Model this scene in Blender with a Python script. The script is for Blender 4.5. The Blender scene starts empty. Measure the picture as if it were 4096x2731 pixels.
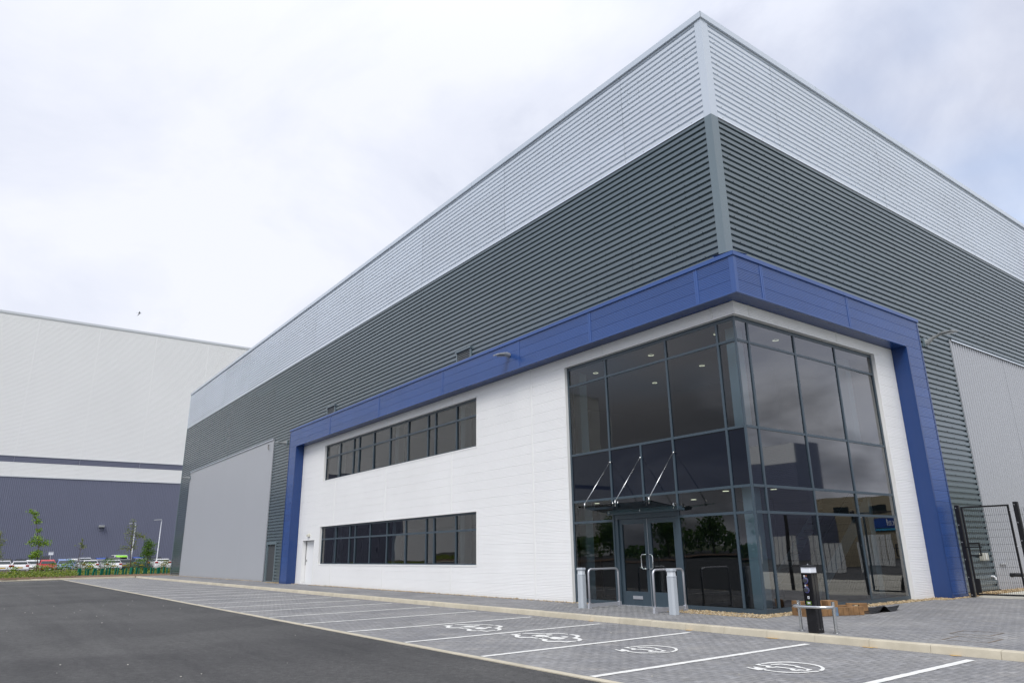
import bpy, bmesh, math, random
from mathutils import Vector, Matrix
import numpy as np

R = random.Random(7)
scene = bpy.context.scene
col = scene.collection
rad = math.radians

# ------------------------------------------------------------------ camera
CAMLOC = Vector((9.9903, -14.3187, 1.3677))
CF = Vector((-0.767434, 0.572783, 0.288035))
CR = Vector((0.594535, 0.803936, -0.014633))
CU = Vector((0.239944, -0.160018, 0.957508))
cam = bpy.data.cameras.new('camera')
cam.sensor_width = 36.0
cam.lens = 24.7355
cam.clip_start = 0.1
cam.clip_end = 3000
camo = bpy.data.objects.new('camera', cam)
m3 = Matrix((CR, CU, -CF)).transposed()
camo.matrix_world = Matrix.Translation(CAMLOC) @ m3.to_4x4()
col.objects.link(camo)
scene.camera = camo

# ------------------------------------------------------------------ light
SUN_DIR = Vector((0.42, -0.55, 0.80)).normalized()   # towards the sun
SUN_EL = math.asin(SUN_DIR.z)
SUN_AZ = math.atan2(SUN_DIR.x, SUN_DIR.y)
world = bpy.data.worlds.new('World')
scene.world = world
world.use_nodes = True
wt = world.node_tree
for n in list(wt.nodes): wt.nodes.remove(n)
def WN(t, **k):
    n = wt.nodes.new(t)
    for a, b in k.items(): setattr(n, a, b)
    return n
def WL(a, b): wt.links.new(a, b)
wo = WN('ShaderNodeOutputWorld')
bg = WN('ShaderNodeBackground')
WL(bg.outputs[0], wo.inputs[0])
sky = WN('ShaderNodeTexSky', sky_type='NISHITA', sun_disc=False, sun_elevation=SUN_EL, sun_rotation=SUN_AZ)
sky.air_density = 1.0; sky.dust_density = 1.0; sky.ozone_density = 1.2
skym = WN('ShaderNodeVectorMath', operation='SCALE'); skym.inputs['Scale'].default_value = 0.15
WL(sky.outputs[0], skym.inputs[0])
tc = WN('ShaderNodeTexCoord')
sx = WN('ShaderNodeSeparateXYZ'); WL(tc.outputs['Generated'], sx.inputs[0])
zc = WN('ShaderNodeMath', operation='MAXIMUM'); WL(sx.outputs[2], zc.inputs[0]); zc.inputs[1].default_value = 0.0
za = WN('ShaderNodeMath', operation='ADD'); WL(zc.outputs[0], za.inputs[0]); za.inputs[1].default_value = 0.30
dx = WN('ShaderNodeMath', operation='DIVIDE'); WL(sx.outputs[0], dx.inputs[0]); WL(za.outputs[0], dx.inputs[1])
dy = WN('ShaderNodeMath', operation='DIVIDE'); WL(sx.outputs[1], dy.inputs[0]); WL(za.outputs[0], dy.inputs[1])
cx = WN('ShaderNodeCombineXYZ'); WL(dx.outputs[0], cx.inputs[0]); WL(dy.outputs[0], cx.inputs[1])
def wnoise(scale, detail, rough, dist, off):
    mp = WN('ShaderNodeMapping'); mp.inputs['Location'].default_value = off
    WL(cx.outputs[0], mp.inputs[0])
    n = WN('ShaderNodeTexNoise'); n.inputs['Scale'].default_value = scale; n.inputs['Detail'].default_value = detail
    n.inputs['Roughness'].default_value = rough; n.inputs['Distortion'].default_value = dist
    WL(mp.outputs[0], n.inputs['Vector']); return n
n1 = wnoise(1.8, 9, 0.56, 0.40, (-3.86, 5.44, 18.81))
r1 = WN('ShaderNodeValToRGB')
r1.color_ramp.elements[0].position = 0.31; r1.color_ramp.elements[0].color = (0.375, 0.402, 0.492, 1)
r1.color_ramp.elements[1].position = 0.62; r1.color_ramp.elements[1].color = (0.575, 0.590, 0.648, 1)
e = r1.color_ramp.elements.new(0.46); e.color = (0.505, 0.528, 0.603, 1)
WL(n1.outputs['Fac'], r1.inputs[0])
n2 = wnoise(0.9, 4, 0.5, 0.2, (17.14, -19.68, 19.5))
r2 = WN('ShaderNodeValToRGB')
r2.color_ramp.elements[0].position = 0.56; r2.color_ramp.elements[1].position = 0.74; r2.color_ramp.elements[1].color = (0.72, 0.72, 0.72, 1)
WL(n2.outputs['Fac'], r2.inputs[0])
mx = WN('ShaderNodeMix', data_type='RGBA')
WL(r2.outputs[0], mx.inputs[0]); WL(r1.outputs[0], mx.inputs[6]); WL(skym.outputs[0], mx.inputs[7])
# cloud bases stacked towards the horizon show more light and dark
hn = WN('ShaderNodeTexNoise'); hn.inputs['Scale'].default_value = 4.2; hn.inputs['Detail'].default_value = 9; hn.inputs['Roughness'].default_value = 0.52; hn.inputs['Distortion'].default_value = 0.35
hm = WN('ShaderNodeMapping'); hm.inputs['Scale'].default_value = (1.0, 1.0, 2.2); hm.inputs['Location'].default_value = (-10.85, -16.48, -3.02)
WL(tc.outputs['Generated'], hm.inputs[0]); WL(hm.outputs[0], hn.inputs['Vector'])
hr = WN('ShaderNodeMapRange', interpolation_type='SMOOTHSTEP'); WL(hn.outputs['Fac'], hr.inputs[0])
hr.inputs[1].default_value = 0.40; hr.inputs[2].default_value = 0.62; hr.inputs[3].default_value = 0.45; hr.inputs[4].default_value = 1.18
hw_ = WN('ShaderNodeMapRange', interpolation_type='SMOOTHSTEP'); WL(zc.outputs[0], hw_.inputs[0])
hw_.inputs[1].default_value = 0.15; hw_.inputs[2].default_value = 0.27; hw_.inputs[3].default_value = 1.0; hw_.inputs[4].default_value = 0.0
hx = WN('ShaderNodeMix', data_type='FLOAT'); WL(hw_.outputs[0], hx.inputs[0]); hx.inputs[2].default_value = 1.0; WL(hr.outputs[0], hx.inputs[3])
hs_ = WN('ShaderNodeVectorMath', operation='SCALE'); WL(mx.outputs[2], hs_.inputs[0]); WL(hx.outputs[0], hs_.inputs['Scale'])
WL(hs_.outputs[0], bg.inputs[0])
# overcast sky: brighter towards the zenith
el = WN('ShaderNodeMapRange', interpolation_type='SMOOTHSTEP'); WL(zc.outputs[0], el.inputs[0])
el.inputs[1].default_value = 0.55; el.inputs[2].default_value = 1.0; el.inputs[3].default_value = 1.0; el.inputs[4].default_value = 1.4
WL(el.outputs[0], bg.inputs[1])

sl = bpy.data.lights.new('sun', 'SUN')
sl.energy = 1.5; sl.angle = rad(28); sl.color = (1.0, 0.965, 0.91)
so = bpy.data.objects.new('sun', sl)
so.rotation_euler = (-SUN_DIR).to_track_quat('-Z', 'Y').to_euler()
so.location = (-30, -40, 60)
col.objects.link(so)

scene.render.engine = 'CYCLES'
scene.cycles.max_bounces = 6
scene.cycles.transparent_max_bounces = 16
scene.view_settings.view_transform = 'Standard'
scene.view_settings.look = 'None'
scene.view_settings.exposure = 0.69
scene.view_settings.gamma = 1.0
scene.view_settings.use_curve_mapping = False

# ------------------------------------------------------------------ materials
MATS = {}
def mat(name, color, rough=0.5, metal=0.0, spec=0.5, var=0.0, vscale=3.0, bump=0.0, bscale=60.0, objvar=0.0,
        dirt=None, dscale=0.6, damt=0.0, coat=0.0, emit=None, estr=0.0):
    """procedural paint / plaster / metal: base colour with noise variation, wear stains and fine relief"""
    if name in MATS: return MATS[name]
    m = bpy.data.materials.new(name); m.use_nodes = True
    nt = m.node_tree; b = nt.nodes['Principled BSDF']
    b.inputs['Roughness'].default_value = rough; b.inputs['Metallic'].default_value = metal
    b.inputs['Specular IOR Level'].default_value = spec
    b.inputs['Coat Weight'].default_value = coat
    c4 = (*color, 1)
    b.inputs['Base Color'].default_value = c4
    geo = nt.nodes.new('ShaderNodeNewGeometry')
    src = None
    if var or objvar:
        hsv = nt.nodes.new('ShaderNodeHueSaturation'); hsv.inputs['Color'].default_value = c4
        val = nt.nodes.new('ShaderNodeMath'); val.operation = 'ADD'; val.inputs[0].default_value = 1.0; val.inputs[1].default_value = 0.0
        last = val.outputs[0]
        if var:
            n = nt.nodes.new('ShaderNodeTexNoise'); n.inputs['Scale'].default_value = vscale; n.inputs['Detail'].default_value = 6
            nt.links.new(geo.outputs['Position'], n.inputs['Vector'])
            mr = nt.nodes.new('ShaderNodeMapRange'); mr.inputs[1].default_value = 0.3; mr.inputs[2].default_value = 0.7
            mr.inputs[3].default_value = -var; mr.inputs[4].default_value = var
            nt.links.new(n.outputs['Fac'], mr.inputs[0]); nt.links.new(mr.outputs[0], val.inputs[1])
        if objvar:
            oi = nt.nodes.new('ShaderNodeObjectInfo')
            mr2 = nt.nodes.new('ShaderNodeMapRange'); mr2.inputs[3].default_value = -objvar; mr2.inputs[4].default_value = objvar
            nt.links.new(oi.outputs['Random'], mr2.inputs[0])
            ad = nt.nodes.new('ShaderNodeMath'); ad.operation = 'ADD'
            nt.links.new(last, ad.inputs[0]); nt.links.new(mr2.outputs[0], ad.inputs[1]); last = ad.outputs[0]
        nt.links.new(last, hsv.inputs['Value']); src = hsv.outputs[0]
    if dirt:
        n = nt.nodes.new('ShaderNodeTexNoise'); n.inputs['Scale'].default_value = dscale; n.inputs['Detail'].default_value = 8
        n.inputs['Roughness'].default_value = 0.65
        nt.links.new(geo.outputs['Position'], n.inputs['Vector'])
        mr = nt.nodes.new('ShaderNodeMapRange'); mr.inputs[1].default_value = 0.45; mr.inputs[2].default_value = 0.75
        mr.inputs[3].default_value = 0; mr.inputs[4].default_value = damt
        nt.links.new(n.outputs['Fac'], mr.inputs[0])
        mixn = nt.nodes.new('ShaderNodeMix'); mixn.data_type = 'RGBA'
        mixn.inputs[6].default_value = c4; mixn.inputs[7].default_value = (*dirt, 1)
        nt.links.new(mr.outputs[0], mixn.inputs[0])
        if src: nt.links.new(src, mixn.inputs[6])
        src = mixn.outputs[2]
    if src: nt.links.new(src, b.inputs['Base Color'])
    if bump:
        n = nt.nodes.new('ShaderNodeTexNoise'); n.inputs['Scale'].default_value = bscale; n.inputs['Detail'].default_value = 4
        nt.links.new(geo.outputs['Position'], n.inputs['Vector'])
        bp = nt.nodes.new('ShaderNodeBump'); bp.inputs['Strength'].default_value = bump; bp.inputs['Distance'].default_value = 0.01
        nt.links.new(n.outputs['Fac'], bp.inputs['Height']); nt.links.new(bp.outputs[0], b.inputs['Normal'])
    if emit:
        b.inputs['Emission Color'].default_value = (*emit, 1); b.inputs['Emission Strength'].default_value = estr
    MATS[name] = m
    return m

def glass_mat(name, tint, ior, wave=0.0):
    m = bpy.data.materials.new(name); m.use_nodes = True
    nt = m.node_tree
    for n in list(nt.nodes): nt.nodes.remove(n)
    o = nt.nodes.new('ShaderNodeOutputMaterial')
    t = nt.nodes.new('ShaderNodeBsdfTransparent'); t.inputs[0].default_value = (*tint, 1)
    g = nt.nodes.new('ShaderNodeBsdfGlossy'); g.inputs['Roughness'].default_value = 0.0; g.inputs[0].default_value = (1, 1, 1, 1)
    f = nt.nodes.new('ShaderNodeFresnel'); f.inputs[0].default_value = ior
    mx_ = nt.nodes.new('ShaderNodeMixShader')
    nt.links.new(f.outputs[0], mx_.inputs[0]); nt.links.new(t.outputs[0], mx_.inputs[1]); nt.links.new(g.outputs[0], mx_.inputs[2])
    nt.links.new(mx_.outputs[0], o.inputs[0])
    if wave:
        geo = nt.nodes.new('ShaderNodeNewGeometry')
        oi = nt.nodes.new('ShaderNodeObjectInfo')
        ad = nt.nodes.new('ShaderNodeVectorMath'); ad.operation = 'ADD'
        sc = nt.nodes.new('ShaderNodeMath'); sc.operation = 'MULTIPLY'; sc.inputs[1].default_value = 37.0
        nt.links.new(oi.outputs['Random'], sc.inputs[0])
        nt.links.new(geo.outputs['Position'], ad.inputs[0]); nt.links.new(sc.outputs[0], ad.inputs[1])
        n = nt.nodes.new('ShaderNodeTexNoise'); n.inputs['Scale'].default_value = 0.9; n.inputs['Detail'].default_value = 1.0
        nt.links.new(ad.outputs[0], n.inputs['Vector'])
        bp = nt.nodes.new('ShaderNodeBump'); bp.inputs['Strength'].default_value = wave; bp.inputs['Distance'].default_value = 0.02
        nt.links.new(n.outputs['Fac'], bp.inputs['Height']); nt.links.new(bp.outputs[0], g.inputs['Normal'])
    MATS[name] = m
    return m

M_LIGHT = mat('silver_cladding', (0.60, 0.655, 0.73), 0.24, 0.0, 0.8, var=0.03, vscale=0.25, objvar=0.03)
M_DARK = mat('slate_cladding', (0.098, 0.132, 0.150), 0.22, 0.0, 0.85, var=0.03, vscale=0.3, objvar=0.03)
M_LTRIM = mat('silver_trim', (0.56, 0.62, 0.70), 0.25, 0.0, 0.8)
M_DTRIM = mat('slate_trim', (0.14, 0.185, 0.208), 0.25, 0.0, 0.8)
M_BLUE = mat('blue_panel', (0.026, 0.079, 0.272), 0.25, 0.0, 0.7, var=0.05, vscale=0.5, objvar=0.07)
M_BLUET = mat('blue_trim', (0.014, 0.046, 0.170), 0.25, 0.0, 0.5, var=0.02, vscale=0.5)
M_WHITE = mat('white_panel', (0.87, 0.872, 0.870), 0.34, var=0.015, vscale=0.4, objvar=0.007, dirt=(0.62, 0.62, 0.60), dscale=0.35, damt=0.10)
M_WTRIM = mat('white_trim', (0.82, 0.822, 0.81), 0.34)
M_GREY = mat('grey_infill', (0.365, 0.38, 0.41), 0.34, var=0.012, vscale=0.2)
M_FRAME = mat('anthracite_frame', (0.046, 0.070, 0.092), 0.33)
M_CORE = mat('lining', (0.05, 0.055, 0.06), 0.8)
M_ROOF = mat('roof_sheet', (0.35, 0.37, 0.39), 0.5, var=0.05)
M_SCREW = mat('screw_head', (0.02, 0.025, 0.03), 0.4)
M_STEEL = mat('brushed_steel', (0.62, 0.63, 0.63), 0.24, 1.0)
M_BLACK = mat('black_powder_coat', (0.010, 0.010, 0.012), 0.30)
M_BGLOSS = mat('black_gloss', (0.006, 0.006, 0.008), 0.10)
M_LGREY = mat('light_grey_coat', (0.43, 0.47, 0.51), 0.42, var=0.02)
M_GALV = mat('galvanised_steel', (0.50, 0.52, 0.55), 0.42, 0.35, var=0.06, vscale=8)
M_ALU = mat('satin_aluminium', (0.55, 0.56, 0.60), 0.38, 0.6)
M_LAMP = mat('lamp_casting', (0.34, 0.355, 0.36), 0.4, 0.2)
M_LENS = mat('lamp_lens', (0.62, 0.66, 0.70), 0.15)
M_DIFF = mat('white_diffuser', (0.80, 0.83, 0.88), 0.25)
M_KERB = mat('kerb_concrete', (0.51, 0.465, 0.365), 0.85, var=0.07, vscale=5, bump=0.3, bscale=120, objvar=0.05,
             dirt=(0.30, 0.265, 0.19), dscale=1.6, damt=0.5)
M_PAINT = mat('road_paint', (0.75, 0.75, 0.72), 0.7, var=0.10, vscale=9, bump=0.4, bscale=90, dirt=(0.45, 0.45, 0.44), dscale=5, damt=0.35)
M_TIMBER = mat('weathered_timber', (0.235, 0.130, 0.055), 0.8, var=0.30, vscale=6, bump=0.5, bscale=30, objvar=0.18,
               dirt=(0.09, 0.05, 0.025), dscale=4, damt=0.55)
M_TIMBLUE = mat('blue_stained_timber', (0.12, 0.20, 0.30), 0.8, var=0.3, vscale=9, dirt=(0.30, 0.155, 0.055), dscale=14, damt=0.9)
M_PLASTIC = mat('black_membrane', (0.014, 0.015, 0.017), 0.28, var=0.2, vscale=8)
M_SAND = mat('sand', (0.52, 0.33, 0.12), 0.95, var=0.2, vscale=30)
M_CONC = mat('concrete_slab', (0.52, 0.50, 0.43), 0.9, var=0.08, vscale=2.0, bump=0.2)
M_GLASS = glass_mat('tinted_glass', (0.60, 0.74, 0.80), 1.64, 0.10)
M_GLASSR = glass_mat('glass_reflection_boosted', (0.52, 0.64, 0.70), 2.45, 0.10)  # same glass as the left face, reflectance raised to brighten its mirrored sky
M_SPANR = mat('spandrel_reflection_boosted', (0.004, 0.007, 0.014), 0.02, spec=1.0, coat=1.0)  # right-face copy of the spandrel, reflection strengthened to look brighter
M_GLASSW = glass_mat('window_glass', (0.40, 0.46, 0.48), 1.85, 0.12)
M_CANOPY = glass_mat('canopy_glass', (0.70, 0.86, 0.82), 1.5)
M_SPAN = mat('spandrel_glass', (0.004, 0.007, 0.016), 0.02, spec=0.36)
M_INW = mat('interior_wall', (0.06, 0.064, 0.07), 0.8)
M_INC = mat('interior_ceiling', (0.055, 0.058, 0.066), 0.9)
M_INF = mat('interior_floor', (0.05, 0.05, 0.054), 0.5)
M_INCOL = mat('interior_column', (0.80, 0.88, 0.90), 0.5)
M_DOWN = mat('downlight_ring', (0.8, 0.8, 0.75), 0.4, emit=(1.0, 0.88, 0.6), estr=0.8)

# ------------------------------------------------------------------ geometry helpers
class MB:
    def __init__(s): s.v = []; s.f = []
    def quad(s, a, b, c, d):
        i = len(s.v); s.v += [a, b, c, d]; s.f.append((i, i+1, i+2, i+3)); return s
    def tri(s, a, b, c):
        i = len(s.v); s.v += [a, b, c]; s.f.append((i, i+1, i+2)); return s
    def poly(s, pts):
        i = len(s.v); s.v += list(pts); s.f.append(tuple(range(i, i+len(pts)))); return s
    def box(s, x0, x1, y0, y1, z0, z1):
        i = len(s.v)
        s.v += [(x0,y0,z0),(x1,y0,z0),(x1,y1,z0),(x0,y1,z0),(x0,y0,z1),(x1,y0,z1),(x1,y1,z1),(x0,y1,z1)]
        s.f += [(i,i+3,i+2,i+1),(i+4,i+5,i+6,i+7),(i,i+1,i+5,i+4),(i+1,i+2,i+6,i+5),(i+2,i+3,i+7,i+6),(i+3,i,i+4,i+7)]
        return s
    def obox(s, c, ax, ay, az):
        """box from centre and three half-axis vectors"""
        c = Vector(c); ax = Vector(ax); ay = Vector(ay); az = Vector(az); i = len(s.v)
        for sz in (-1, 1):
            for sx_, sy_ in ((-1,-1),(1,-1),(1,1),(-1,1)):
                s.v.append(tuple(c + ax*sx_ + ay*sy_ + az*sz))
        s.f += [(i,i+3,i+2,i+1),(i+4,i+5,i+6,i+7),(i,i+1,i+5,i+4),(i+1,i+2,i+6,i+5),(i+2,i+3,i+7,i+6),(i+3,i,i+4,i+7)]
        return s
    def tube(s, pts, r, n=10, cap=True, closed=False):
        pts = [Vector(p) for p in pts]; k = len(pts); rs = r if isinstance(r, (list, tuple)) else [r]*k
        base = len(s.v); prev = None
        for j, p in enumerate(pts):
            if closed: d = pts[(j+1) % k] - pts[j-1]
            else: d = (pts[min(j+1, k-1)] - pts[max(j-1, 0)])
            d.normalize()
            if prev is None:
                a = Vector((0,0,1)) if abs(d.z) < 0.9 else Vector((1,0,0)); u = d.cross(a).normalized()
            else:
                u = (prev - d*prev.dot(d)).normalized()
            prev = u; w = d.cross(u)
            for q in range(n):
                t = 2*math.pi*q/n
                s.v.append(tuple(p + (u*math.cos(t) + w*math.sin(t))*rs[j]))
        for j in range(k if closed else k-1):
            a = base + j*n; b = base + ((j+1) % k)*n
            for q in range(n):
                s.f.append((a+q, a+(q+1) % n, b+(q+1) % n, b+q))
        if cap and not closed:
            s.f.append(tuple(base+q for q in reversed(range(n)))); s.f.append(tuple(base+(k-1)*n+q for q in range(n)))
        return s
    def lathe(s, prof, c, n=24, axis='z'):
        base = len(s.v)
        for (r, h) in prof:
            for q in range(n):
                t = 2*math.pi*q/n; a, b = r*math.cos(t), r*math.sin(t)
                if axis == 'z': s.v.append((c[0]+a, c[1]+b, c[2]+h))
                elif axis == 'y': s.v.append((c[0]+a, c[1]+h, c[2]+b))
                else: s.v.append((c[0]+h, c[1]+a, c[2]+b))
        for j in range(len(prof)-1):
            for q in range(n):
                s.f.append((base+j*n+q, base+j*n+(q+1) % n, base+(j+1)*n+(q+1) % n, base+(j+1)*n+q))
        s.f.append(tuple(base+q for q in range(n))); s.f.append(tuple(base+(len(prof)-1)*n+q for q in range(n)))
        return s
    def prism(s, poly2, h0, h1, axis='z'):
        """extrude a 2-D polygon; axis is the extrusion direction"""
        def P(a, b, h): return (a, b, h) if axis == 'z' else ((a, h, b) if axis == 'y' else (h, a, b))
        n = len(poly2); i = len(s.v)
        s.v += [P(a, b, h0) for a, b in poly2] + [P(a, b, h1) for a, b in poly2]
        s.f.append(tuple(i+k for k in reversed(range(n)))); s.f.append(tuple(i+n+k for k in range(n)))
        for k in range(n): s.f.append((i+k, i+(k+1) % n, i+n+(k+1) % n, i+n+k))
        return s
    def mesh(s, name, material, smooth=False):
        me = bpy.data.meshes.new(name); me.from_pydata([tuple(v) for v in s.v], [], s.f)
        if material: me.materials.append(material)
        bm = bmesh.new(); bm.from_mesh(me); bmesh.ops.recalc_face_normals(bm, faces=bm.faces[:]); bm.to_mesh(me); bm.free()
        if smooth:
            me.polygons.foreach_set('use_smooth', [True]*len(me.polygons))
        me.update(); return me
    def rawmesh(s, name, material):
        me = bpy.data.meshes.new(name); me.from_pydata([tuple(v) for v in s.v], [], s.f)
        if material: me.materials.append(material)
        me.update(); return me
    def build(s, name, material, parent=None, smooth=False, bevel=0.0, raw=False, label=None, kind=None):
        me = s.rawmesh(name, material) if raw else s.mesh(name, material, smooth)
        o = bpy.data.objects.new(name, me); link(o, parent)
        if bevel:
            md = o.modifiers.new('bevel', 'BEVEL'); md.width = bevel; md.segments = 2; md.limit_method = 'ANGLE'
        if label: o['label'] = label
        if kind: o['kind'] = kind
        return o

def link(o, parent):
    col.objects.link(o)
    if parent is not None:
        o.parent = parent
        if parent.type == 'EMPTY' and parent.parent is None:
            o.location = -Vector(parent.location)      # meshes are modelled in place
def thing(name, label, cat, loc=(0,0,0), group=None):
    o = bpy.data.objects.new(name, None); o.location = loc; o.empty_display_size = 0.3
    col.objects.link(o); o['label'] = label; o['category'] = cat
    if group: o['group'] = group
    return o
def struct(name, mb, material, raw=False):
    o = mb.build(name, material, raw=raw); o['kind'] = 'structure'; return o
def tag(o, label, cat, group=None):
    o['label'] = label; o['category'] = cat
    if group: o['group'] = group
    return o
def copy_tree(o, offset=(0,0,0), parent=None):
    c = o.copy(); col.objects.link(c); c.parent = parent
    if parent is None: c.location = Vector(o.location) + Vector(offset)
    for ch in o.children: copy_tree(ch, parent=c)
    return c
def arc(cx_, cy_, r, a0, a1, n):
    return [(cx_ + r*math.cos(rad(a0 + (a1-a0)*i/n)), cy_ + r*math.sin(rad(a0 + (a1-a0)*i/n))) for i in range(n+1)]
def sub_rect(rects, hole):
    out = []; hx0, hx1, hz0, hz1 = hole
    for (x0, x1, z0, z1) in rects:
        if hx1 <= x0 or hx0 >= x1 or hz1 <= z0 or hz0 >= z1: out.append((x0, x1, z0, z1)); continue
        if z1 > hz1: out.append((x0, x1, hz1, z1))
        if z0 < hz0: out.append((x0, x1, z0, hz0))
        a, b = max(z0, hz0), min(z1, hz1)
        if x0 < hx0: out.append((x0, hx0, a, b))
        if x1 > hx1: out.append((hx1, x1, a, b))
    return [r for r in out if r[1]-r[0] > 0.012 and r[3]-r[2] > 0.008]

M_INSTR = mat('interior_stair', (0.36, 0.40, 0.42), 0.5)

# ------------------------------------------------------------------ THE WAREHOUSE
HT, HC, LEN, RLEN = 16.06, 12.73, 59.245, 46.0
DB, DW = 0.574, 0.114
ZB0, ZB1, ZCAP = 7.271, 8.32, 8.221
XBL, XBLI = -29.81, -28.687
YBR, YBRI = 8.86, 7.80
PITCH = 0.1775
def FL(s, o, z): return (s, -o, z)      # long facade, faces -y
def FR(s, o, z): return (o, s, z)       # short facade, faces +x
wh = thing('warehouse_building', 'large warehouse with slate and silver ribbed cladding, blue entrance frame and white office front', 'warehouse')

def rib_profile(z0, z1, zv, pitch=PITCH, vh=0.030, sl=0.008, dep=0.055):
    k0 = int(math.floor((z0-zv)/pitch))-1; k1 = int(math.ceil((z1-zv)/pitch))+1
    pts = []
    for k in range(k0, k1+1):
        c = zv + k*pitch
        pts += [(c-vh-sl, 0.0), (c-vh, -dep), (c+vh, -dep), (c+vh+sl, 0.0)]
    out = []
    def off(z):
        for a, b in zip(pts, pts[1:]):
            if a[0] <= z <= b[0]:
                t = (z-a[0])/max(1e-9, b[0]-a[0]); return a[1] + t*(b[1]-a[1])
        return 0.0
    out.append((z0, off(z0)))
    for z, o in pts:
        if z0+1e-4 < z < z1-1e-4: out.append((z, o))
    out.append((z1, off(z1)))
    return out
def sheet(name, F, s0, s1, prof, base, material, parent, vertical=False):
    mb = MB()
    for (a, oa), (b, ob_) in zip(prof, prof[1:]):
        if vertical: mb.quad(F(a, base+oa, s0), F(b, base+ob_, s0), F(b, base+ob_, s1), F(a, base+oa, s1))
        else: mb.quad(F(s0, base+oa, a), F(s1, base+oa, a), F(s1, base+ob_, b), F(s0, base+ob_, b))
    return mb.build(name, material, parent, raw=True)

def clad(F, s_breaks, zlo, zhi, zv, material, holes=()):
    """rows of five-rib sheets between column breaks, each sheet a piece"""
    zs = [zhi]; z = zv + PITCH*0.5 + PITCH*math.floor((zhi - zv - PITCH*0.5)/PITCH)
    first = True
    while True:
        z -= 5*PITCH
        if z <= zlo+0.05: break
        zs.append(z)
    zs.append(zlo)
    n = 0
    for j in range(len(s_breaks)-1):
        a, b = s_breaks[j], s_breaks[j+1]
        for i in range(len(zs)-1):
            rects = [(a+0.004, b-0.004, zs[i+1], zs[i])]
            for h in holes: rects = sub_rect(rects, h)
            for (x0, x1, z0, z1) in rects:
                o = 0.0015*((i + j) % 2)
                sheet('cladding_sheet', F, x0, x1, rib_profile(z0, z1, zv) if material is M_DARK else rib_profile(z0, z1, zv, vh=0.025, sl=0.010, dep=0.042), o, material, wh)
def screws(F, s0, s1, zlo, zhi, zv, material, holes=()):
    mb = MB(); k = 0; z = zv - PITCH*0.5 + PITCH*math.floor((zhi-zv)/PITCH)
    while z > zlo:
        dense = (k % 5 == 4); step = 0.46 if dense else 1.82
        s = s1 - (0.35 if k % 2 else 0.8)
        zz = z - 0.038
        while s > s0:
            if not any(h[0] < s < h[1] and h[2] < zz < h[3] for h in holes):
                r = 0.0135
                ring = [F(s + r*math.cos(t*math.pi/3), 0.010, zz + r*math.sin(t*math.pi/3)) for t in range(6)]
                rim = [F(s + r*math.cos(t*math.pi/3), 0.0, zz + r*math.sin(t*math.pi/3)) for t in range(6)]
                mb.poly(ring)
                for t in range(6): mb.quad(ring[t], ring[(t+1) % 6], rim[(t+1) % 6], rim[t])
            s -= step
        z -= PITCH; k += 1
    mb.build('screw_heads', material, wh, raw=True, kind='stuff')

ZV_D, ZV_L = 9.41-0.01, 15.78-0.01
LB = [-LEN+0.10] + [-0.22 - 6.32*k - 3.0 for k in range(8, -1, -1)] + [-0.215]
RB = [0.285] + [3.3 + 6.32*k for k in range(0, 7)] + [RLEN]
PANL = (-55.70, -34.31, -1.0, 8.49)
PANR = (12.60, 30.5, -1.0, 8.45)
GD = (-34.06, -32.45, -1.0, 2.20)          # slate door
POD_L = (XBL, 0.6, -1.0, 8.22)
POD_R = (-0.6, YBR, -1.0, 8.22)
holesL = [POD_L, PANL, GD]; holesR = [POD_R, PANR]
clad(FL, LB, HC+0.03, HT-0.17, ZV_L, M_LIGHT)
clad(FR, RB, HC+0.03, HT-0.17, ZV_L, M_LIGHT)
clad(FL, LB, 0.03, HC-0.03, ZV_D, M_DARK, holesL)
clad(FR, RB, 0.03, HC-0.03, ZV_D, M_DARK, holesR)
M_SCRL = mat('screw_head_silver', (0.32, 0.34, 0.36), 0.4)
screws(FL, -LEN+0.2, -0.3, HC+0.1, HT-0.3, ZV_L, M_SCRL)
screws(FR, 0.4, 30.0, HC+0.1, HT-0.3, ZV_L, M_SCRL)
screws(FL, -LEN+0.2, -0.3, 0.1, HC-0.1, ZV_D, M_SCREW, holesL)
screws(FR, 0.4, 30.0, 0.1, HC-0.1, ZV_D, M_SCREW, holesR)
# vertical corner trims (folded angles) with the plan corner bulging a little
def corner_trim(z0, z1, m, o):
    mb = MB(); w = 0.215; wr = 0.285
    P = [(-w, o), (-w, -o), (o, -o), (o, wr), (-o, wr), (-o, o)]
    mb.prism([(-w, 0.03), (-w, -o), (o, -o), (o, wr), (-0.03, wr), (-0.03, 0.03)], z0, z1)
    mb.build('corner_trim', m, wh)
corner_trim(HC+0.0, HT-0.17, M_LTRIM, 0.014)
corner_trim(8.2, HC-0.004, M_DTRIM, 0.014)
MB().box(-LEN, -LEN+0.10, -0.014, 0.1, 0.0, HC-0.004).build('end_trim', M_DTRIM, wh)
MB().box(-LEN, -LEN+0.10, -0.014, 0.1, HC, HT-0.17).build('end_trim', M_LTRIM, wh)
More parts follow.
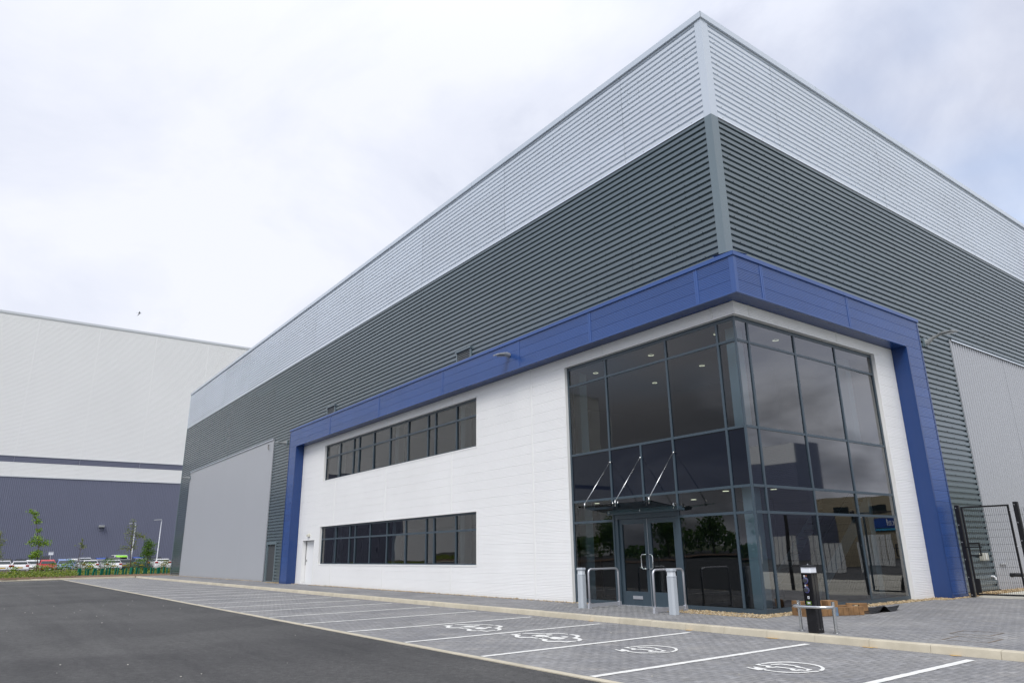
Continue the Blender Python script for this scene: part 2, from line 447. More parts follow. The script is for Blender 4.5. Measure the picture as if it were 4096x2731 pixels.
# drip flashing between the colours, eaves capping in lengths with small joints
for F, a, b in ((FL, -LEN, -0.215), (FR, 0.285, RLEN)):
    mb = MB(); p0, p1 = F(a, 0.0, 0), F(b, 0.0, 0)
    mb.quad(F(a, 0.012, HC+0.05), F(b, 0.012, HC+0.05), F(b, 0.022, HC), F(a, 0.022, HC))
    mb.quad(F(a, 0.022, HC), F(b, 0.022, HC), F(b, -0.05, HC-0.012), F(a, -0.05, HC-0.012))
    mb.build('drip_flashing', M_LTRIM, wh)
def cap_piece(F, a, b):
    mb = MB(); zt, zb, o = HT, HT-0.19, 0.06
    q = [(-0.35, zt-0.03), (o, zt), (o, zb), (0.012, zb-0.004)]
    for (oa, za_), (ob_, zb_) in zip(q, q[1:]): mb.quad(F(a, oa, za_), F(b, oa, za_), F(b, ob_, zb_), F(a, ob_, zb_))
    mb.build('eaves_capping', M_LTRIM, wh, raw=True)
s = 0.06
while s > -LEN:
    e_ = max(s-5.9, -LEN); cap_piece(FL, e_, s-0.006); s = e_
s = -0.06
while s < RLEN:
    e_ = min(s+5.9, RLEN); cap_piece(FR, s+0.006, e_); s = e_
# structural lining, roof and hidden walls
mb = MB()
mb.box(-LEN+0.05, -0.07, 0.06, 0.18, 7.35, HT-0.2)
mb.box(-LEN+0.05, XBL+0.2, 0.06, 0.18, 0.0, 7.35)
mb.box(-0.19, -0.07, 0.18, RLEN, 7.35, HT-0.2)
mb.box(-0.19, -0.07, YBR-0.2, RLEN, 0.0, 7.35)
mb.box(-LEN, -LEN+0.06, 0.1, RLEN, 0.0, HT-0.2)
mb.box(-LEN, -0.19, RLEN-0.12, RLEN, 0.0, HT-0.2)
mb.build('wall_lining', M_CORE, wh)
MB().box(-LEN, -0.35, 0.35, RLEN, HT-0.2, HT-0.1).build('roof', M_ROOF, wh)
MB().box(-LEN+0.1, XBL, 0.02, 0.055, -0.1, 0.03).build('base_sill', M_DTRIM, wh)

# grey vertical infill panels in the loading-door openings
def infill(F, s0, s1, z1, pitch, dep, vh=0.13, sl=0.14):
    n = 4; w = (s1-s0-0.2)/n
    for k in range(n):
        a = s0+0.1+k*w; b = a+w
        sheet('infill_sheet', F, 0.04, z1-0.06, rib_profile(a, b, a+0.06, pitch, pitch*vh, pitch*sl, dep), 0.030+0.001*(k % 2), M_GREY, wh, vertical=True)
    for (a, b) in ((s0, s0+0.1), (s1-0.1, s1)):
        mb = MB(); mb.quad(F(a, 0.035, 0.04), F(b, 0.035, 0.04), F(b, 0.035, z1), F(a, 0.035, z1))
        e0, e1 = (a if a == s0 else b), 0
        mb.quad(F(e0, 0.035, 0.04), F(e0, -0.03, 0.04), F(e0, -0.03, z1), F(e0, 0.035, z1))
        mb.build('infill_trim', M_GREY, wh)
    mb = MB()
    mb.quad(F(s0, 0.075, z1-0.07), F(s1, 0.075, z1-0.07), F(s1, 0.075, z1-0.01), F(s0, 0.075, z1-0.01))
    mb.quad(F(s0, 0.075, z1-0.01), F(s1, 0.075, z1-0.01), F(s1, 0.0, z1+0.02), F(s0, 0.0, z1+0.02))
    mb.build('head_flashing', M_LTRIM, wh)
    mb = MB(); mb.quad(F(s0, 0.045, -0.02), F(s1, 0.045, -0.02), F(s1, 0.045, 0.05), F(s0, 0.045, 0.05)); mb.build('foot_flashing', M_GREY, wh)
infill(FL, PANL[0], PANL[1], PANL[3], PITCH, 0.022)
infill(FR, PANR[0], PANR[1], PANR[3], 0.20, 0.045, 0.17, 0.07)
mb = MB(); mb.tube([FL(-35.05, 0.06, 8.18), FL(-35.05, 0.12, 8.17), FL(-35.0, 0.13, 8.0), FL(-34.92, 0.12, 7.86)], 0.03, 6); mb.build('cable_tail', M_BLACK, wh)

# slate personnel door in a folded reveal
mb = MB(); a, b, t = GD[0], GD[1], 2.20
mb.box(a, a+0.13, -0.016, 0.25, 0.0, t-0.12); mb.box(b-0.13, b, -0.016, 0.25, 0.0, t-0.12); mb.box(a-0.06, b+0.06, -0.03, 0.25, t-0.12, t+0.02)
gdo = mb.build('door_frame', M_DTRIM, wh)
gd = MB().box(a+0.135, b-0.135, 0.16, 0.20, 0.02, t-0.125).build('door', mat('slate_door', (0.11, 0.145, 0.16), 0.4), wh)
MB().box(a+0.26, a+0.30, 0.14, 0.158, 1.18, 1.27).build('handle', mat('blue_lock_tag', (0.05, 0.25, 0.6), 0.4), gd)

# ---- white office panels -------------------------------------------------
WMOD = 0.311
def micro(z0, z1, zjoint, n=7, dep=0.006, mod=WMOD):
    """micro-rib profile; recessed joint at the module line"""
    out = []
    k = math.floor((z0 - zjoint)/mod + 1e-6); base = zjoint + k*mod
    st = (mod-0.014)/n
    pts = [(base-1, 0), (base, -0.008), (base+0.003, -0.008), (base+0.007, 0.0)]
    for i in range(n):
        c = base + 0.007 + st*i
        pts += [(c + st*0.50, 0.0), (c + st*0.58, -dep), (c + st*0.88, -dep), (c + st*0.96, 0.0)]
    pts += [(base+mod-0.004, 0.0), (base+mod, -0.008), (base+mod+1, 0)]
    def off(z):
        for a_, b_ in zip(pts, pts[1:]):
            if a_[0] <= z <= b_[0]: return a_[1] + (z-a_[0])/max(1e-9, b_[0]-a_[0])*(b_[1]-a_[1])
        return 0
    out.append((z0, off(z0)))
    for z, o in pts:
        if z0+1e-4 < z < z1-1e-4: out.append((z, o))
    out.append((z1, off(z1))); return out
def panels(F, cols, z0, z1, zjoint, base, material, holes=(), name='wall_panel', mod=WMOD):
    k = math.floor((z0-zjoint)/mod)
    rows = [zjoint + mod*i for i in range(k, 80)]
    for c0, c1 in zip(cols, cols[1:]):
        for r0, r1 in zip(rows, rows[1:]):
            if r0 >= z1: break
            rects = [(c0+0.003, c1-0.003, max(r0, z0), min(r1, z1))]
            for h in holes: rects = sub_rect(rects, h)
            for (x0, x1, a_, b_) in rects:
                sheet(name, F, x0, x1, micro(a_+1e-5, b_-1e-5, zjoint, mod=mod), base, material, wh)
WIN = [(-25.63, -11.26, 5.078, 6.949), (-25.63, -11.26, 0.958, 2.832)]
WD = (-27.93, -26.28, -1.0, 2.20)
GLZ = (-6.29, 1.0, -1.0, 6.935)
wcols = [XBLI, -24.05, -18.5, -13.0, -8.03, -4.55, -0.56, DW-0.075]
panels(FL, wcols, 0.06, ZB0, ZB0, DW, M_WHITE, WIN+[WD, GLZ])
panels(FR, [-DW+0.075, 0.52, 4.60, YBRI], 0.06, ZB0, ZB0, DW, M_WHITE, [(-1, 6.63, -1, 6.935)])
MB().prism([(DW-0.085, -DW-0.006), (DW+0.006, -DW-0.006), (DW+0.006, -DW+0.085), (DW-0.02, -DW+0.085), (DW-0.02, -DW+0.02), (DW-0.085, -DW+0.02)], 6.99, ZB0).build('corner_trim', M_WTRIM, wh)
for xs, holes in ((-24.05, 1), (-18.5, 1), (-13.0, 1), (-8.03, 0), (-4.55, 2), (-0.56, 2)):
    segs = [(0.06, 0.93), (2.86, 5.05), (6.98, ZB0)] if holes == 1 else ([(0.06, ZB0)] if holes == 0 else [(7.0, ZB0)])
    for z0, z1 in segs:
        MB().box(xs-0.035, xs+0.035, -DW-0.006, -DW+0.03, z0, z1).build('joint_cover', M_WTRIM, wh)
for ys in (0.52, 4.60):
    MB().box(DW-0.03, DW+0.006, ys-0.035, ys+0.035, 7.0, ZB0).build('joint_cover', M_WTRIM, wh)
# white reveal flashings round openings
def reveal(F, s0, s1, z0, z1, depth_in, sill=True, m=None, jl=True, jr=True):
    m = m or M_WTRIM; w = 0.045; o = DW+0.012; mb = MB()
    i = depth_in
    def strip(a, b): pass
    def bar(sa, sb, za_, zb_):
        mb.quad(F(sa, o, za_), F(sb, o, za_), F(sb, o, zb_), F(sa, o, zb_))
        for (p, q_) in (((sa, za_), (sb, za_)), ((sb, za_), (sb, zb_)), ((sb, zb_), (sa, zb_)), ((sa, zb_), (sa, za_))):
            mb.quad(F(p[0], o, p[1]), F(q_[0], o, q_[1]), F(q_[0], DW-0.02, q_[1]), F(p[0], DW-0.02, p[1]))
    bar(s0-0.02, s1+0.02, z1, z1+w)
    if jl: bar(s0-w+0.02, s0+0.004, z0, z1)
    if jr: bar(s1-0.004, s1+w-0.02, z0, z1)
    if sill: bar(s0-0.02, s1+0.02, z0-w, z0)
    # reveal faces
    mb.quad(F(s0, o, z1), F(s1, o, z1), F(s1, i, z1), F(s0, i, z1))
    if jl: mb.quad(F(s0, o, z0), F(s0, o, z1), F(s0, i, z1), F(s0, i, z0))
    if jr: mb.quad(F(s1, o, z0), F(s1, o, z1), F(s1, i, z1), F(s1, i, z0))
    if sill: mb.quad(F(s0, o, z0), F(s1, o, z0), F(s1, i, z0+0.02), F(s0, i, z0+0.02))
    return mb.build('opening_flashing', m, wh)
WMUL = [-23.82, -22.20, -21.58, -20.0, -18.35, -16.68, -15.0, -14.40, -12.81]
for (s0, s1, z0, z1), zt in zip(WIN, (6.28, 2.19)):
    reveal(FL, s0+0.03, s1-0.03, z0+0.03, z1-0.03, -0.06)
    a, b, c, d = s0+0.03, s1-0.03, z0+0.03, z1-0.03
    mb = MB(); t = 0.055; y0, y1 = -0.02, 0.05
    mb.box(a, b, y0, y1, c, c+t); mb.box(a, b, y0, y1, d-t-0.02, d); mb.box(a, a+t, y0, y1, c+t, d-t-0.02); mb.box(b-t, b, y0, y1, c+t, d-t-0.02)
    win = mb.build('window', M_FRAME, wh)
    xs = [a+t] + WMUL + [b-t]
    for m_ in WMUL:
        MB().box(m_-0.032, m_+0.032, -0.035, 0.08, c+t, d-t-0.02).build('mullion', M_FRAME, win)
    for x0, x1 in zip(xs, xs[1:]):
        x0 += 0.032 if x0 != a+t else 0; x1 -= 0.032 if x1 != b-t else 0
        MB().box(x0, x1, -0.030, 0.06, zt-0.035, zt+0.035).build('transom', M_FRAME, win)
        for (p, q_) in ((c+t, zt-0.035), (zt+0.035, d-t-0.02)):
            e1, e2 = R.gauss(0, 0.003)*(x1-x0), R.gauss(0, 0.003)
            MB().quad((x0, 0.012-e1-e2, p), (x1, 0.012+e1-e2, p), (x1, 0.012+e1+e2, q_), (x0, 0.012-e1+e2, q_)).build('pane', M_GLASSW, win, raw=True)
# white personnel door
mb = MB(); a, b, t = WD[0], WD[1], WD[3]
reveal(FL, a+0.03, b-0.03, 0.02, t-0.03, -0.14, sill=False)
wd = MB().box(a+0.06, b-0.06, 0.10, 0.14, 0.03, t-0.05).build('door', mat('white_door', (0.80, 0.81, 0.82), 0.4), wh)
MB().box(a+0.17, a+0.215, 0.085, 0.102, 1.10, 1.22).build('handle', M_BLACK, wd)
mb = MB(); mb.box(-27.20, -26.95, -DW-0.02, -DW+0.01, 2.36, 2.52); mb.obox((-27.07, -DW-0.06, 2.43), (0.12, 0, 0), (0, 0.05, 0.02), (0, 0, 0.06)); dl = mb.build('bulkhead_light', mat('cream_bulkhead', (0.62, 0.61, 0.52), 0.4), None, bevel=0.015)
tag(dl, 'small cream bulkhead lamp above the white door', 'wall light')

# ---- blue entrance frame ---------------------------------------------------
bcols = [XBL+0.08, -24.02, -18.5, -13.0, -8.07, -4.57, -0.58, DB-0.13]
panels(FL, bcols, ZB0+0.03, ZCAP+0.02, ZB0+0.03, DB, M_BLUE, name='fascia_panel')
panels(FR, [-DB+0.09, 0.53, 4.60, YBR-0.06], ZB0+0.03, ZCAP+0.02, ZB0+0.03, DB, M_BLUE, name='fascia_panel')
for xs in bcols[1:-1]:
    mb = MB(); mb.box(xs-0.055, xs-0.018, -DB-0.008, -DB+0.02, ZB0+0.02, ZCAP+0.01); mb.box(xs+0.018, xs+0.055, -DB-0.008, -DB+0.02, ZB0+0.02, ZCAP+0.01); mb.box(xs-0.018, xs+0.018, -DB-0.003, -DB+0.02, ZB0+0.02, ZCAP+0.01)
    mb.build('joint_cover', M_BLUE, wh)
for ys in (0.53, 4.60):
    mb = MB(); mb.box(DB-0.02, DB+0.008, ys-0.055, ys-0.018, ZB0+0.02, ZCAP+0.01); mb.box(DB-0.02, DB+0.008, ys+0.018, ys+0.055, ZB0+0.02, ZCAP+0.01); mb.box(DB-0.02, DB+0.003, ys-0.018, ys+0.018, ZB0+0.02, ZCAP+0.01)
    mb.build('joint_cover', M_BLUE, wh)
MB().prism([(DB-0.13, -DB-0.008), (DB+0.008, -DB-0.008), (DB+0.008, -DB+0.10), (DB-0.03, -DB+0.10), (DB-0.03, -DB+0.03), (DB-0.13, -DB+0.03)], ZB0+0.02, ZCAP+0.02).build('corner_trim', M_BLUE, wh)
# capping
s = XBL
def blue_cap(F, a, b, mitre=0):
    mb = MB(); o = DB+0.04; a2 = a
    q = [(-0.0, ZB1+0.05), (o, ZB1), (o, ZCAP), (DB, ZCAP-0.006)]
    for (oa, za_), (ob_, zb_) in zip(q, q[1:]): mb.quad(F(a, oa, za_), F(b, oa, za_), F(b, ob_, zb_), F(a, ob_, zb_))
    mb.build('fascia_capping', M_BLUE, wh, raw=True)
caps = [XBL-0.02] + [-26.5+3.35*k for k in range(8)] + [DB+0.04]
for a, b in zip(caps, caps[1:]): blue_cap(FL, a, b-0.005)
caps = [-DB-0.04, 1.2, 4.4, 7.2, YBR+0.02]
for a, b in zip(caps, caps[1:]): blue_cap(FR, a, b-0.005)
mb = MB(); mb.quad((XBL-0.02, 0, ZB1+0.05), (XBL-0.02, -DB-0.04, ZB1), (XBL-0.02, -DB-0.04, ZCAP), (XBL-0.02, 0, ZCAP))
mb.quad((0, YBR+0.015, ZB1+0.05), (DB+0.04, YBR+0.015, ZB1), (DB+0.04, YBR+0.015, ZCAP), (0, YBR+0.015, ZCAP)); mb.build('capping_end', M_BLUE, wh)
# bottom trims and soffits
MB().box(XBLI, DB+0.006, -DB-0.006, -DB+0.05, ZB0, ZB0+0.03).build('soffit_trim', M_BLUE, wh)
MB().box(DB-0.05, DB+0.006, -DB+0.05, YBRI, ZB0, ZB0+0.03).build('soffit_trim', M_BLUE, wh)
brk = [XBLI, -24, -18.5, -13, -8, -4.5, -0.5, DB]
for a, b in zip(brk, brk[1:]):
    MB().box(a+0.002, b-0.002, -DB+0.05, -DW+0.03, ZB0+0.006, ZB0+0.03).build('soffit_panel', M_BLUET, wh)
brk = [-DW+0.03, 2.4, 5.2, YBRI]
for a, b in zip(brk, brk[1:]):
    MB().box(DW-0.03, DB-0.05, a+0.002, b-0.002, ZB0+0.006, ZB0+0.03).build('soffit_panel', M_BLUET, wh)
# piers
def pier(F, s0, s1, inner, outer):
    w = 0.075
    a, b = min(s0, s1), max(s0, s1)
    panels(F, [a+w, b-w], 0.08, ZB0+0.03, ZB0+0.03, DB, M_BLUE, name='pier_panel')
    for (p, q_) in ((a, a+w), (b-w, b)):
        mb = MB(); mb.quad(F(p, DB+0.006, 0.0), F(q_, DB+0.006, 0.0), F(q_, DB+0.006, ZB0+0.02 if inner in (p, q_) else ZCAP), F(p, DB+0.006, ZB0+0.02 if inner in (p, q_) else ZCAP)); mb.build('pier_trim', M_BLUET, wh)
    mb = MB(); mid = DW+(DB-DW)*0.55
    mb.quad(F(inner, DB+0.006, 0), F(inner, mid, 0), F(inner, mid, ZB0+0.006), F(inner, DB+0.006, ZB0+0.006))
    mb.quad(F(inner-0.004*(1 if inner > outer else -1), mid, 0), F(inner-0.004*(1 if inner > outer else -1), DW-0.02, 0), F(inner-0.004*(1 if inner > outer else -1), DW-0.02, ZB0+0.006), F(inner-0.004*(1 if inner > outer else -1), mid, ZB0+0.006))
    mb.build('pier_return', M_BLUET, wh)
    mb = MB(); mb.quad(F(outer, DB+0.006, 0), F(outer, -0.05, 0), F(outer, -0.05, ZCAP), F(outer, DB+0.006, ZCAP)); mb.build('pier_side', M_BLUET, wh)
    mb = MB(); mb.quad(F(a, DB+0.012, 0.0), F(b, DB+0.012, 0.0), F(b, DB+0.012, 0.08), F(a, DB+0.012, 0.08)); mb.build('pier_foot', M_BLUET, wh)
pier(FL, XBL, XBLI, XBLI, XBL)
pier(FR, YBRI, YBR, YBRI, YBR)
MB().box(XBLI, -6.31, -DW-0.004, -DW+0.05, -0.02, 0.058).build('base_trim', M_WTRIM, wh)

MB().box(DW-0.05, DW+0.004, 6.66, YBRI, -0.02, 0.058).build('base_trim', M_WTRIM, wh)

# ---- corner glazing --------------------------------------------------------
GT, GB = 6.935, 0.0
reveal(FL, -6.29, DW+0.012, 0.0, GT, -0.05, sill=False, jr=False)
reveal(FR, -DW-0.012, 6.63, 0.0, GT+0.002, -0.05, sill=False, jl=False)
FO = 0.018
mb = MB()
mb.box(-6.29, FO, -FO, 0.09, GT-0.10, GT-0.001); mb.box(-0.09, FO, 0.09, 6.63, GT-0.10, GT-0.001)
mb.box(-6.29, -4.60, -FO, 0.09, 0.0, 0.10); mb.box(-2.20, FO, -FO, 0.09, 0.0, 0.10); mb.box(-0.09, FO, 0.09, 6.63, 0.0, 0.10)
mb.box(-6.29, -6.21, -FO, 0.09, 0.10, GT-0.10); mb.box(-0.09, FO, 6.55, 6.63, 0.10, GT-0.10)
cw = mb.build('curtain_wall', M_FRAME, wh)
MB().prism([(-0.03, -FO), (FO, -FO), (FO, 0.03), (-0.05, 0.05)], 0.10, GT-0.10).build('corner_post', M_FRAME, cw)
ML = [-4.57, -2.23, -0.53]; MR = [0.50, 2.525, 4.54]; TZ = [2.20, 2.80, 4.18, 6.32]
hw = 0.031
for x in ML: MB().box(x-hw, x+hw, -FO-0.012, 0.10, 0.10 if x == -0.53 else 0.0, GT-0.10).build('mullion', M_FRAME, cw)
MB().box(-3.37-hw, -3.37+hw, -FO-0.012, 0.10, 2.42, 4.18-hw).build('mullion', M_FRAME, cw)
for y in MR: MB().box(-0.10, FO+0.012, y-hw, y+hw, 0.10, GT-0.10).build('mullion', M_FRAME, cw)
LX = [-6.21] + ML + [-0.03]; RY = [0.03] + MR + [6.55]
def cells(edges): return [(a + (hw if i else 0), b - (hw if i < len(edges)-2 else 0)) for i, (a, b) in enumerate(zip(edges, edges[1:]))]
for i, (a, b) in enumerate(cells(LX)):
    for z in TZ:
        if i == 1 and z == 2.20: continue
        if i == 1 and z == 2.80:
            MB().box(a, -3.37-hw, -FO-0.006, 0.09, z-hw, z+hw).build('transom', M_FRAME, cw); MB().box(-3.37+hw, b, -FO-0.006, 0.09, z-hw, z+hw).build('transom', M_FRAME, cw); continue
        MB().box(a, b, -FO-0.006, 0.09, z-hw, z+hw).build('transom', M_FRAME, cw)
for a, b in cells(RY):
    for z in TZ: MB().box(-0.09, FO+0.006, a, b, z-hw, z+hw).build('transom', M_FRAME, cw)
ZR = [(0.10, 2.20-hw), (2.20+hw, 2.80-hw), (2.80+hw, 4.18-hw), (4.18+hw, 6.32-hw), (6.32+hw, GT-0.10)]
def pane(F, a, b, z0, z1, span):
    mb = MB(); o = 0.004; tx, tz = R.gauss(0, 0.0022)*(b-a), R.gauss(0, 0.0022)*(z1-z0)
    mb.quad(F(a, o-tx-tz, z0), F(b, o+tx-tz, z0), F(b, o+tx+tz, z1), F(a, o-tx+tz, z1))
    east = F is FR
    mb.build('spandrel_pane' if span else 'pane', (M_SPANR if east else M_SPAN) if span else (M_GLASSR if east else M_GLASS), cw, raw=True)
for i, (a, b) in enumerate(cells(LX)):
    for k, (z0, z1) in enumerate(ZR):
        if i == 1 and k == 0: continue
        if i == 1 and k in (1, 2):
            zz0 = 2.42 if k == 1 else z0
            pane(FL, a, -3.37-hw, zz0, z1, k == 2); pane(FL, -3.37+hw, b, zz0, z1, k == 2); continue
        pane(FL, a, b, z0, z1, k == 2)
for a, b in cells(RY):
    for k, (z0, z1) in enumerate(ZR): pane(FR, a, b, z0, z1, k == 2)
# doorset
ds = MB(); ds.box(-4.54, -4.42, -0.01, 0.14, 0.0, 2.22); ds.box(-2.26-0.10, -2.26, -0.01, 0.14, 0.0, 2.22); ds.box(-4.54, -2.26, -0.012, 0.14, 2.22, 2.42)
dso = ds.build('door_frame', M_FRAME, wh)
for (a, b) in ((-4.415, -3.375), (-3.365, -2.365)):
    mb = MB(); y0, y1 = 0.03, 0.085; st = 0.115
    mb.box(a, a+st, y0, y1, 0.015, 2.215); mb.box(b-st, b, y0, y1, 0.015, 2.215); mb.box(a+st, b-st, y0, y1, 2.08, 2.215); mb.box(a+st, b-st, y0, y1, 0.015, 0.36)
    dr = mb.build('door', M_FRAME, wh)
    MB().quad((a+st, 0.055, 0.36), (b-st, 0.055, 0.36), (b-st, 0.055, 2.08), (a+st, 0.055, 2.08)).build('pane', M_GLASS, dr, raw=True)
    s_ = -1 if a < -4 else 1
    xe = -3.37 + s_*0.055; xo = -3.37 + s_*0.20
    mb = MB(); y = -0.06
    pts = [(xe, 0.03, 0.93), (xe, y+0.03, 0.93), (xe + s_*0.03, y, 0.93), (xo - s_*0.04, y, 0.93), (xo, y, 0.97), (xo, y, 1.25), (xo - s_*0.04, y, 1.29), (xe + s_*0.03, y, 1.29), (xe, y+0.03, 1.29), (xe, 0.03, 1.29)]
    mb.tube(pts, 0.015, 8); mb.build('handle', M_STEEL, dr, smooth=True)
    if s_ < 0: MB().box(-4.02, -3.68, 0.012, 0.03, 0.17, 0.25).build('letter_plate', M_ALU, dr)
MB().box(-3.374, -3.366, 0.02, 0.03, 0.02, 2.21).build('meeting_seal', M_ALU, wh)
MB().box(-4.55, -2.25, -0.02, 0.16, -0.02, 0.012).build('threshold', M_ALU, wh)
# canopy
mb = MB(); mb.box(-4.72, -2.02, -0.10, -0.02, 2.345, 2.405)
mb.box(-2.06, -2.02, -0.26, -0.10, 2.36, 2.45)
cano = mb.build('canopy', M_FRAME, wh)
Lz = lambda y: 2.39 + (-y-0.05)/1.2*0.15
for (a, b) in ((-4.70, -3.385), (-3.375, -2.05)):
    mb = MB(); i = 0
    for yy0, yy1 in ((-0.08, -1.25),):
        t = 0.018
        P = [(a, yy0, Lz(yy0)), (b, yy0, Lz(yy0)), (b, yy1, Lz(yy1)), (a, yy1, Lz(yy1))]
        mb.v = [p for p in P] + [(p[0], p[1], p[2]+t) for p in P]
        mb.f = [(0,3,2,1), (4,5,6,7), (0,1,5,4), (1,2,6,5), (2,3,7,6), (3,0,4,7)]
    mb.build('canopy_pane', M_CANOPY, cano)
for x in (-4.55, -3.38, -2.21):
    mb = MB(); mb.tube([(x, -0.06, 3.81), (x, -1.09, Lz(-1.09)+0.09)], 0.012, 8); mb.tube([(x, -0.0, 3.82), (x, -0.07, 3.80)], 0.022, 8)
    mb.tube([(x, -1.09, Lz(-1.09)-0.03), (x, -1.09, Lz(-1.09)+0.13)], 0.017, 8); mb.lathe([(0.032, 0), (0.036, 0.012), (0.02, 0.03)], (x, -1.09, Lz(-1.09)+0.018), 12)
    mb.build('tie_rod', M_STEEL, cano, smooth=True)
    mb = MB(); mb.tube([(x, -0.2, Lz(-0.2)-0.02), (x, -0.2, Lz(-0.2)+0.12)], 0.017, 8); mb.lathe([(0.032, 0), (0.036, 0.012), (0.02, 0.03)], (x, -0.2, Lz(-0.2)+0.018), 12)
    mb.tube([(x, -0.2, Lz(-0.2)+0.1), (x, -0.03, Lz(-0.2)+0.1)], 0.010, 6)
    if x == -3.38:
        for yy in (-1.09, -0.2):
            for sx_ in (-0.09, 0.09): mb.lathe([(0.03, 0), (0.034, 0.012), (0.012, 0.05), (0.004, 0.08)], (x+sx_, yy, Lz(yy)+0.018), 10)
            mb.box(x-0.10, x+0.10, yy-0.02, yy+0.02, Lz(yy)+0.02, Lz(yy)+0.045)
    mb.build('glass_fixing', M_STEEL, cano, smooth=False)
# vents above the blue capping
for x0, x1 in ((-12.78, -11.86), (-25.80, -24.87)):
    mb = MB(); z0, z1 = 8.28, 8.97
    mb.box(x0-0.05, x0, -0.05, 0.02, z0, z1); mb.box(x1, x1+0.05, -0.05, 0.02, z0, z1); mb.box(x0-0.09, x1+0.09, -0.09, 0.02, z1, z1+0.05); mb.box(x0, x1, 0.012, 0.02, z0, z1)
    vt = mb.build('vent', M_DTRIM, wh)
    for k in range(9):
        zc_ = z0 + 0.05 + k*0.07
        MB().quad((x0, -0.045, zc_), (x1, -0.045, zc_), (x1, 0.0, zc_+0.05), (x0, 0.0, zc_+0.05)).build('slat', mat('vent_slat', (0.24, 0.25, 0.26), 0.4), vt, raw=True)
# interior seen through the tinted glass
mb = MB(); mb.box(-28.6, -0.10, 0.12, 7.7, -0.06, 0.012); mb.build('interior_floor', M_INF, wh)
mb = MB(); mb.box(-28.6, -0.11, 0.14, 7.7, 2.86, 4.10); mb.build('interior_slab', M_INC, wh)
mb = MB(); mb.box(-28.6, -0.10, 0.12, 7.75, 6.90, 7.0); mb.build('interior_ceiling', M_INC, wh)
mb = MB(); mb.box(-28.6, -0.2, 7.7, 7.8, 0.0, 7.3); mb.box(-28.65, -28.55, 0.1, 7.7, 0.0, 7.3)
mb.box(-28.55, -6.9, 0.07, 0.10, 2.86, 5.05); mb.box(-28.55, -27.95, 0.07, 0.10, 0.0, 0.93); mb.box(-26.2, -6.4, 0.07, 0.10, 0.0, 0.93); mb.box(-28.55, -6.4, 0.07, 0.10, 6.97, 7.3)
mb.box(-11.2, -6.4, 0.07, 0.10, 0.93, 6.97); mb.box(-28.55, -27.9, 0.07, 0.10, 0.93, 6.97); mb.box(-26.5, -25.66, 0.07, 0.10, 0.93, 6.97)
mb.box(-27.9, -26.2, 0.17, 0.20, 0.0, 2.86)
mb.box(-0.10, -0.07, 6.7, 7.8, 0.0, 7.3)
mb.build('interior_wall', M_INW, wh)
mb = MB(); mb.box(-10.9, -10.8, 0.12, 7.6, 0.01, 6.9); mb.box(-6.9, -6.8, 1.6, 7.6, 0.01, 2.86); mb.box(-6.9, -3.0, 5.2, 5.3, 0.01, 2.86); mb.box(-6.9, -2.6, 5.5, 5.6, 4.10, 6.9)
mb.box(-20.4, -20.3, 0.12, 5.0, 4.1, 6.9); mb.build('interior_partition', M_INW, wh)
for (x, y) in ((-0.62, 0.82), (-6.55, 0.75), (-0.75, 6.35), (-13.0, 0.55), (-18.5, 0.55), (-24.9, 0.55)):
    for (z0, z1) in ((0.012, 2.86), (4.10, 6.90)):
        MB().box(x-0.15, x+0.15, y-0.15, y+0.15, z0, z1).build('interior_column', M_INCOL, wh)
mb = MB()
for k in range(12):
    mb.box(-1.9, -0.6, 6.0-k*0.26, 6.0-(k-1)*0.26, 2.7-(k+1)*0.2+0.14, 2.7-(k+1)*0.2+0.19)
mb.build('stair_treads', M_INW, wh)
for x in (-0.55, -1.95):
    mb = MB(); mb.quad((x, 6.2, 2.86), (x, 6.2, 2.3), (x, 2.95, 0.02), (x, 2.45, 0.02)); mb.build('stair_string', M_INSTR, wh)
MB().tube([(-0.5, 6.2, 3.6), (-0.5, 2.6, 0.95), (-0.5, 2.6, 0.02)], 0.02, 6).build('stair_handrail', M_STEEL, wh)
for (x, y, z) in ((-6.0, 0.95, 6.88), (-3.53, 0.85, 6.88), (-5.9, 3.6, 6.88), (-3.48, 3.1, 6.88), (-1.09, 0.75, 6.88), (-0.55, 2.6, 6.88), (-1.64, 1.2, 2.84), (-4.1, 2.9, 2.84), (-6.6, 1.3, 2.84), (-0.7, 1.9, 2.84)):
    mb = MB(); n = 20; i = 0
    for q_ in range(n):
        t0, t1 = 2*math.pi*q_/n, 2*math.pi*(q_+1)/n; ra, rb = 0.07, 0.084
        mb.quad((x+ra*math.cos(t0), y+ra*math.sin(t0), z-0.004), (x+rb*math.cos(t0), y+rb*math.sin(t0), z-0.014), (x+rb*math.cos(t1), y+rb*math.sin(t1), z-0.014), (x+ra*math.cos(t1), y+ra*math.sin(t1), z-0.004))
    mb.build('downlight', M_DOWN, wh, raw=True)

